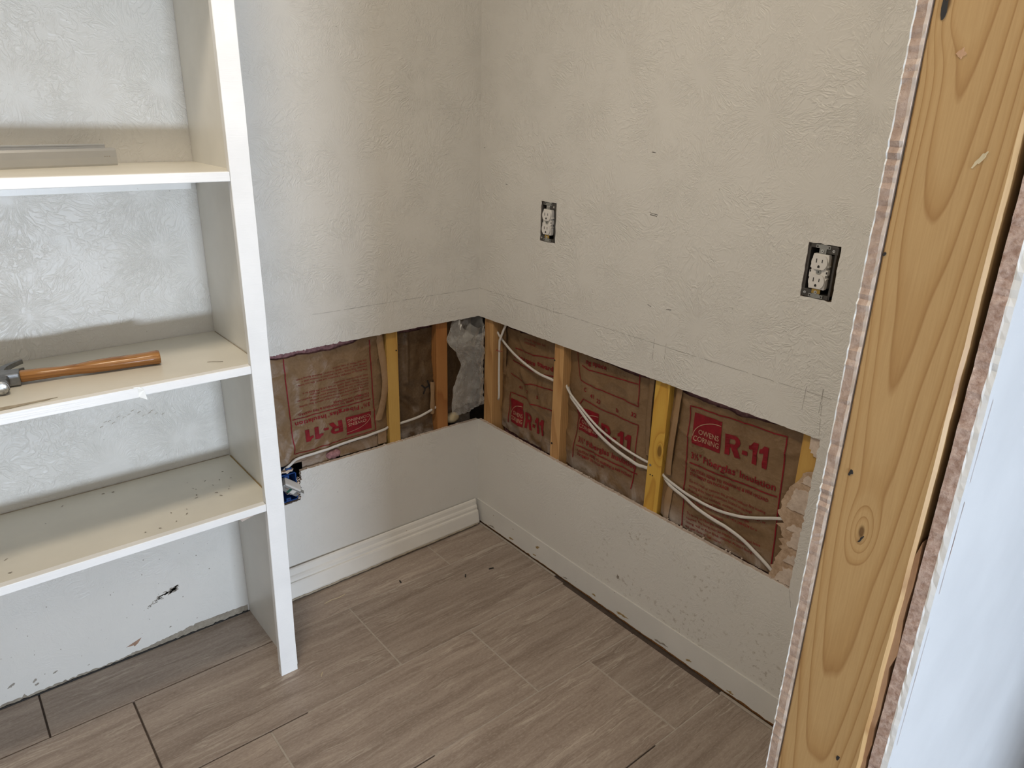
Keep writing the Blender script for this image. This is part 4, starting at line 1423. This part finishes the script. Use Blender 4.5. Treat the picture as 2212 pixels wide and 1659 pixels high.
cable('R', [(0.79, 0.042, 0.524), (0.813, 0.030, 0.513), (0.87, 0.020, 0.500), (0.94, 0.015, 0.482), (1.06, 0.014, 0.462), (1.117, 0.015, 0.439), (1.156, 0.016, 0.419), (1.180, 0.018, 0.400)],
      'white cable sagging to the lower corner of the cut-out', 0.0060, 0.0030)
stp = thing('cable_staple', 'small red staple holding the upright cable', 'staple', (0.098, 0.012, 0.693), 'R')
G().tube([(0.084, 0.016, 0.692), (0.090, 0.007, 0.692), (0.105, 0.007, 0.693), (0.111, 0.016, 0.692)], 0.0012, n=6).build('staple_wire', 'staple', stp)

# ------------------------------------------------------------------ plastic sleeve in the corner
pb = thing('plastic_sleeve', 'crumpled clear plastic sleeve hanging in the wall corner', 'plastic film', (-0.055, 0.02, 0.44))
g = G()
nt, na = 36, 40
rad = [(0.0, 0.0455, 0.030, -0.0395), (0.10, 0.0655, 0.036, -0.0595), (0.18, 0.072, 0.034, -0.066), (0.36, 0.053, 0.028, -0.047), (0.50, 0.045, 0.022, -0.039), (0.62, 0.053, 0.024, -0.047), (0.78, 0.062, 0.026, -0.056), (0.92, 0.064, 0.027, -0.058), (1.0, 0.063, 0.025, -0.057)]


def lerp_tab(tab, t):
    for i in range(len(tab) - 1):
        if tab[i][0] <= t <= tab[i + 1][0]:
            k = (t - tab[i][0]) / (tab[i + 1][0] - tab[i][0])
            k = k * k * (3 - 2 * k)
            return [a + (b - a) * k for a, b in zip(tab[i][1:], tab[i + 1][1:])]
    return tab[-1][1:]


rings = []
for j in range(nt + 1):
    t = j / nt
    rx, ry, xc = lerp_tab(rad, t)
    z = 0.782 - t * 0.312
    ring = []
    for k in range(na):
        a = 2 * PI * k / na
        w = noise.noise(Vector((math.cos(a) * 1.6, math.sin(a) * 1.6, t * 4.0))) * 0.20
        w += (0.5 - abs(noise.noise(Vector((math.cos(a + 2.2 * t) * 2.4, math.sin(a + 2.2 * t) * 2.4, t * 3.0 + 11)))) * 2.2) * 0.26
        w += (0.5 - abs(noise.noise(Vector((math.cos(a - 3.0 * t) * 3.0, math.sin(a - 3.0 * t) * 3.0, t * 4.0 + 31)))) * 2.2) * 0.16
        w *= 1.0 if math.sin(a) < 0 else 0.4
        rr_ = 1 + w * (0.25 + 0.75 * abs(math.sin(a)))
        zz = z + 0.042 * math.sin(a) * (1 - t) ** 3 + 0.010 * math.cos(a) * t ** 8 + 0.006 * noise.noise(Vector((math.cos(a) * 3, math.sin(a) * 3, 9.0))) * t ** 4
        ring.append((min(xc + 0.005 + rx * rr_ * math.cos(a), 0.0155), -0.008 + ry * rr_ * math.sin(a) * 1.05, zz))
    rings.append(ring)
g.loft(rings, 0, False, False)
g.build('plastic_film', 'film', pb, mat_fix=False)
# inner folded tongue of film at the mouth
vs, fs = [], []
for j in range(16):
    for i in range(10):
        t, a = j / 15, i / 9
        vs.append((-0.085 + 0.050 * a + 0.030 * t * t, -0.022 - 0.010 * math.sin(PI * a) + 0.006 * noise.noise(Vector((a * 3, t * 4, 2))), 0.700 + 0.078 * t - 0.012 * a + 0.010 * math.sin(3 * a + t * 3)))
for j in range(15):
    for i in range(9):
        q = j * 10 + i
        fs.append((q, q + 1, q + 11, q + 10))
G().add(vs, fs, 0, True).build('folded_flap', 'film', pb, mat_fix=False)
# loose fibre lump and a grey torn facing below the sleeve
lump = G()
rings = []
for j in range(9):
    t = j / 8 * PI
    rings.append([(-0.083 + 0.030 * -math.cos(t), 0.045 + 0.018 * math.sin(t) * math.cos(2 * PI * k / 12), 0.418 + 0.020 * math.sin(t) * math.sin(2 * PI * k / 12) * (1 + 0.4 * noise.noise(Vector((j, k, 1)))) + 0.004) for k in range(12)])
lump.loft(rings)
tag(lump.build('fiber_lump', 'straw'), 'pale lump of loose fibre under the plastic sleeve', 'insulation')
gs = Batt('B', -0.120, 0.016, 0.070, 'dark facing scrap deep behind the plastic sleeve', torn(0.775, 0.006, 2.0), 0.30, seed=21.0, bulge=0.003, wr=0.010, mt='kraft_d', group='kraft-faced insulation batts')

# ------------------------------------------------------------------ bare wall outlets


def outlet(uc, vc, label, out_d=0.0, tilt=0.0):
    t = thing('wall_outlet', label, 'outlet', (uc, 0.0, vc - 0.056), 'R', 'uncovered wall outlets')
    # box ring with corner pads
    d0 = 0.0012
    bx = G()
    W2, H2 = 0.0315, 0.0555
    bx.box(uc - W2, uc - W2 + 0.0045, d0, 0.060, vc - H2, vc + H2, bev=0.0006)
    bx.box(uc + W2 - 0.0065, uc + W2 - 0.002, d0, 0.060, vc - H2, vc + H2 - 0.004, bev=0.0006)
    bx.box(uc - W2, uc + W2 - 0.002, d0, 0.060, vc + H2 - 0.0085, vc + H2, bev=0.0006)
    bx.box(uc - W2, uc + W2 - 0.002, d0, 0.060, vc - H2, vc - H2 + 0.0085, bev=0.0006)
    bx.box(uc + 0.006, uc + W2, d0 - 0.0008, 0.010, vc + H2 - 0.0175, vc + H2 - 0.002, bev=0.0012)
    bx.box(uc - W2 - 0.0005, uc - 0.008, d0 - 0.0008, 0.010, vc - H2, vc - H2 + 0.0165, bev=0.0012)
    b = bx.build('junction_box', 'dkplastic', t)
    G().box(uc - W2 + 0.004, uc + W2 - 0.006, 0.050, 0.060, vc - H2 + 0.004, vc + H2 - 0.004).build('box_back', 'black', b)
    for (u, v) in ((uc + 0.0225, vc + H2 - 0.0105), (uc - 0.0245, vc - H2 + 0.0085)):
        s = G().disc((u, d0 - 0.0008, v), 0.0028, 'y', 0.0012, 12).build('screw', 'chrome', b)
        G().disc((u + 0.0004, d0 - 0.0019, v - 0.0002), 0.0010, 'y', 0.0003, 8).build('screw_slot', 'slot', b)
    # straps
    for sg, mt in ((1, 'zinc'), (-1, 'zinc')):
        st = G()
        st.prism([(uc - 0.0075, vc + sg * 0.036), (uc + 0.0075, vc + sg * 0.036), (uc + 0.0075, vc + sg * 0.0475), (uc + 0.0155, vc + sg * 0.0475), (uc + 0.0160, vc + sg * 0.0540),
                  (uc + 0.0085, vc + sg * 0.0545), (uc + 0.0055, vc + sg * 0.0555), (uc - 0.0055, vc + sg * 0.0555), (uc - 0.0085, vc + sg * 0.0545), (uc - 0.0160, vc + sg * 0.0540), (uc - 0.0155, vc + sg * 0.0475), (uc - 0.0075, vc + sg * 0.0475)],
                 d0 - 0.0026, d0 - 0.0012)
        sp = st.build('mounting_strap', mt, t)
        for du in (-0.0125, 0.0125):
            G().disc((uc + du, d0 - 0.0026, vc + sg * 0.0508), 0.0017, 'y', 0.0003, 10).build('strap_hole', 'slot', sp)
        if sg < 0:
            G().box(uc - 0.0095, uc + 0.0095, d0 - 0.0036, d0 - 0.0024, vc - 0.0455, vc - 0.0365, bev=0.0004).build('brass_plate', 'brass', sp)
        G().disc((uc, d0 - 0.0030, vc + sg * 0.0425), 0.0034, 'y', 0.0018, 14).build('screw', 'chrome', sp)
        G().disc((uc, d0 - 0.0047, vc + sg * 0.0425), 0.0012, 'y', 0.0003, 8).build('screw_slot', 'slot', sp)
    # receptacle body
    bd = G()
    poly = [(-0.0165, -0.0355), (0.0165, -0.0355), (0.0175, -0.030), (0.0175, -0.016), (0.0195, -0.012), (0.0150, -0.011), (0.0150, -0.006), (0.0190, -0.005), (0.0190, 0.005), (0.0150, 0.006), (0.0150, 0.011), (0.0195, 0.012),
            (0.0175, 0.016), (0.0175, 0.030), (0.0160, 0.0365), (-0.0160, 0.0365), (-0.0175, 0.030), (-0.0175, 0.016), (-0.0195, 0.011), (-0.0195, 0.007), (-0.0165, 0.006), (-0.0165, 0.003), (-0.0200, 0.002), (-0.0200, -0.012), (-0.0175, -0.014), (-0.0175, -0.030)]
    bd.prism([(uc + a, vc + c) for a, c in poly], -0.0040 + out_d, 0.006)
    r = bd.build('receptacle_body', 'white_pl', t)
    G().box(uc - 0.0165, uc + 0.0165, 0.006, 0.030, vc - 0.034, vc + 0.034).build('receptacle_back', 'greylabel', t)
    for sg in (-1, 1):
        pf = []
        for k in range(28):
            a = 2 * PI * k / 28
            x, z = 0.0172 * math.cos(a), 0.0172 * math.sin(a)
            z = max(-0.0142, min(0.0142, z))
            pf.append((uc + x, vc + sg * 0.0195 + z))
        fc = G().prism(pf, -0.0085 + out_d, -0.0038 + out_d).build('receptacle_face', 'white_pl', r)
        zc = vc + sg * 0.0195
        for (du, hh) in ((-0.0062, 0.0042), (0.0062, 0.0034)):
            G().box(uc + du - 0.0009, uc + du + 0.0009, -0.0089 + out_d, -0.0084 + out_d, zc + 0.0035 - hh, zc + 0.0035 + hh).build('slot', 'slot', fc)
        arc = [(uc - 0.0024, zc - 0.0105), (uc + 0.0024, zc - 0.0105)] + [(uc + 0.0024 * math.cos(k / 6 * PI), zc - 0.0078 + 0.0026 * math.sin(k / 6 * PI)) for k in range(7)]
        G().prism(arc, -0.0089 + out_d, -0.0084 + out_d).build('ground_hole', 'slot', fc)
    cp_ = G().prism([(uc + 0.0062 * math.cos(a) * (1 if abs(math.cos(a)) < 0.9 else 0.95), vc + 0.0050 * math.sin(a)) for a in [2 * PI * k / 16 for k in range(16)]], -0.0052 + out_d, -0.0038 + out_d).build('center_rivet', 'zinc', r)
    G().disc((uc, -0.0052 + out_d, vc), 0.0016, 'y', 0.0004, 8).build('rivet_hole', 'slot', r)
    for du in (-0.0180, 0.0172):
        G().box(uc + du - 0.0013, uc + du + 0.0013, -0.0044 + out_d, -0.0038 + out_d, vc - 0.0022, vc + 0.0022).build('slot', 'slot', r)
    return t


outlet(0.3272, 1.145, 'uncovered duplex outlet in a dark box closer to the room corner')
outlet(1.1610, 1.148, 'uncovered duplex outlet in a dark box with an open gap near the bare jamb stud')

# ------------------------------------------------------------------ blue box with a loose outlet, low on the back wall
eb = thing('electrical_box', 'blue plastic electrical box set in the ragged drywall notch', 'electrical box', (-0.727, 0.0, 0.318))
x0, x1, z0, z1 = -0.762, -0.682, 0.320, 0.412
g = G()
g.box(x0, x1, 0.004, 0.068, z0, z0 + 0.003).box(x0, x1, 0.004, 0.068, z1 - 0.003, z1).box(x1 - 0.003, x1, 0.004, 0.068, z0, z1).box(x0, x0 + 0.003, 0.004, 0.068, z0, z1)
g.box(x0, x1, 0.066, 0.069, z0, z1)
g.build('box_shell', 'blue', eb)
for z, zz in ((z1 - 0.003, z1 - 0.014), (z0 + 0.003, z0 + 0.014)):
    lu = G().box(-0.720, -0.705, 0.001, 0.012, z, zz, bev=0.0015).build('screw_lug', 'blue', eb)
    G().disc((-0.7125, 0.001, (z + zz) / 2), 0.0022, 'y', 0.0003, 10).build('lug_hole', 'slot', lu)
G().box(x0, -0.700, 0.010, 0.05, z1 + 0.006, z1 + 0.010, bev=0.001).build('cable_clamp', 'blue', eb)
G().box(-0.712, -0.694, 0.004, 0.02, z1 + 0.012, z1 + 0.018, bev=0.001).build('cable_clamp', 'blue', eb)
G().prism(rag((-0.775, z1 + 0.002), (-0.690, z1 + 0.008), 0.005, 0.002, 301) + rag((-0.690, z1 + 0.014), (-0.775, z1 + 0.008), 0.005, 0.002, 302), 0.001, 0.012).build('plaster_bridge', 'tornlight', eb)
for k in range(10):
    rr = random.Random(400 + k)
    v = rr.uniform(0.322, 0.404)
    G().prism(blob(-0.679, v, rr.uniform(0.003, 0.006), rr.uniform(0.002, 0.004), rr.uniform(-1, 1), k, 12, 0.28), -0.001, 0.006).build('plaster_crumb', 'tornlight', eb)
G().prism(blob(-0.700, 0.346, 0.011, 0.006, 0.1, 4, 14, 0.6), 0.01, 0.03).build('plaster_crumb', 'gyp', eb)

lo = thing('loose_outlet', 'loose grey receptacle with a green label twisted out of the blue box', 'outlet', (-0.705, -0.004, 0.374))
lo['_loc'] = (0, 0, 0)
lo.rotation_euler = (math.radians(-62), math.radians(40), 0)
G().box(-0.033, 0.033, -0.006, 0.016, -0.0165, 0.0165, bev=0.003).build('receptacle_body', 'greylabel', lo)
fb = G().box(-0.030, 0.030, -0.012, -0.005, -0.0150, 0.0150, bev=0.004).build('receptacle_face', 'white_pl', lo)
G().box(-0.008, -0.001, -0.004, 0.014, -0.0172, 0.0168).build('green_strip', 'green', lo)
G().box(0.001, 0.016, -0.004, 0.010, -0.0174, 0.0170).build('paper_label', 'white_pl', lo)
G().box(-0.052, 0.050, -0.001, 0.0006, -0.007, 0.007, bev=0.0004).build('mounting_strap', 'zinc', lo)
for sx in (-0.020, -0.014, 0.024):
    G().box(sx - 0.0012, sx + 0.0012, -0.0175, 0.012, -0.0172, -0.010).build('terminal_screw', 'chrome', lo) if False else G().disc((sx, -0.001, -0.0165), 0.003, 'z', -0.002, 10).build('terminal_screw', 'chrome', lo)
G().tube([(0.030, -0.002, 0.004), (0.042, -0.006, 0.010), (0.052, -0.006, 0.012)], 0.0014, n=6).build('wire_end', 'zinc', lo)

# ------------------------------------------------------------------ bare jamb stud and what is around it
js = thing('jamb_stud', 'bare tan pine stud of the stripped door opening', 'stud', (JX, -1.646, 0.0))
js.rotation_euler = (0, 0, -PI / 2)          # local x across the wide face (to the viewer's right), local y into the wood
js['_loc'] = (0, 0, 0)
g = G()
rings = []
rr = random.Random(9)
for k in range(90):
    z = k / 89 * 2.08
    a, b = -0.0435 + rr.gauss(0, 0.0002), 0.0425 + 0.0012 * noise.noise(Vector((z * 3, 0, 0))) + rr.gauss(0, 0.0002)
    rings.append([(a, 0.0025, z), (a + 0.0025, 0.0, z), (b - 0.003, 0.0, z), (b, 0.003, z), (b, 0.038, z), (a, 0.038, z)])
g.loft(rings, 0, True, False).build('lumber', 'jamb', js)


def jmark(name, x, z, rx, rz, a, sd, mt='chip'):
    b = blob(x, z, rx, rz, a, sd, 14, 0.4)
    G().prism(b, -0.0006, 0.001).build(name, mt, js)


jmark('nail_hole', -0.030, 1.113, 0.0020, 0.0034, -0.3, 1)
jmark('nail_hole', -0.041, 1.329, 0.0012, 0.0016, -0.3, 4)
jmark('nail_hole', 0.020, 0.780, 0.0020, 0.0034, 0.2, 2)
jmark('dark_knot_hole', -0.034, 1.527, 0.0022, 0.010, 0.1, 3)
jmark('dark_knot_hole', -0.007, 1.048, 0.0010, 0.0045, -0.4, 5)
jmark('wood_chip', -0.014, 1.492, 0.0035, 0.0035, 0.4, 7, 'shim')
jmark('wood_chip', 0.018, 1.414, 0.0015, 0.007, -0.6, 8, 'straw')
ss = thing('wood_shim', 'broken wood shim strip wedged between the bare stud and white drywall', 'shim', (JX, -1.692, 0.0))
ss.rotation_euler = (0, 0, -PI / 2)
ss['_loc'] = (0, 0, 0)
poly = [(-0.004, 0.0), (0.0025, 0.0)] + rag((0.0028, 0.02), (0.0012, 1.06), 0.02, 0.0012, 501) + [(0.000, 1.07), (-0.004, 1.05)]
G().prism(poly, 0.004, 0.03).build('shim_strip', 'shim', ss)
# hairline paper edge on the white face
g = G()
for (a, b) in ((0.55, 0.80), (0.83, 0.98), (1.02, 1.12), (1.14, 1.22)):
    pts = [(JX + 0.013 + 0.0006 * noise.noise(Vector((a + (b - a) * k / 20 * 6, 3, 0))), a + (b - a) * k / 20) for k in range(21)]
    n = len(pts)
    vs = [(x, -1.7139, z) for x, z in pts] + [(x + 0.0013 * (0.4 + abs(noise.noise(Vector((z * 20, 1, 1))))), -1.7139, z) for x, z in pts]
    G().add(vs, [(i, i + 1, n + i + 1, n + i) for i in range(n - 1)]).build('paper_seam', 'tan', wo2)

# ------------------------------------------------------------------ small debris on the floor
for (x, y, l, a, mt, lb) in ((-0.432, -0.159, 0.014, 1.4, 'chip', 'small black chip lying on the tile nearest the loose baseboard'), (-0.245, -0.262, 0.016, 0.9, 'chip', 'small black chip on the tile in the middle of the floor'),
                             (-0.152, -0.282, 0.018, -0.3, 'chip', 'thin black sliver on the tile close to the side wall')):
    o = G().prism([(-l / 2, 0), (l / 2, 0.0003), (l * 0.4, 0.0032), (-l * 0.45, 0.0028)], -0.0018, 0.0018).build('debris_chip', mt)
    o.location = (x, y, 0)
    o.rotation_euler = (0, 0, a)
    tag(o, lb, 'debris')
o = G().tube([(-0.036, 0, 0.0012), (-0.01, 0.003, 0.0012), (0.012, -0.001, 0.0012), (0.038, 0.002, 0.0012)], 0.0010, n=6).build('straw_splinter', 'straw')
o.location = (-0.640, -0.112, 0)
o.rotation_euler = (0, 0, 0.05)
tag(o, 'pale thin splinter on the tile in front of the baseboard', 'debris')
o = G().tube([(-0.008, 0, 0.0012), (0.0, 0.001, 0.0012), (0.009, 0.0, 0.0012)], 0.0011, n=6).build('straw_splinter', 'straw')
o.location = (-0.815, -0.386, 0)
o.rotation_euler = (0, 0, 0.9)
tag(o, 'tiny pale splinter on the tile beside the foot of the shelf stile', 'debris')

# ------------------------------------------------------------------ closet ceiling lamp (above the frame) and the low window
lp = thing('ceiling_lamp', 'round flush ceiling lamp of the closet', 'lamp', (-1.2, -0.90, H - 0.05))
lp['_loc'] = (0, 0, 0)
G().disc((0, 0, 0.030), 0.16, 'z', 0.0195, 28).build('lamp_base', 'lampglass', lp)
lo_ = area('lamp_light', (-1.2, -0.90, H - 0.030), (-1.2, -0.90, 0), 0.26, 0.26, LAMP_POWER, (1.0, 0.865, 0.69), 'DISK')
wf = G()
wf.box(-1.65, -0.75, -5.11, -5.07, 0.0, 0.02).box(-1.65, -0.75, -5.11, -5.07, 0.305, 0.33).box(-1.65, -1.625, -5.11, -5.07, 0.02, 0.305).box(-0.775, -0.75, -5.11, -5.07, 0.02, 0.305)
tag(wf.build('window_1', 'trimpaint'), 'low window of the outer room', kind='structure')

# tidy helper properties
for o in bpy.data.objects:
    for k in ('_loc', '_abs'):
        if k in o:
            del o[k]
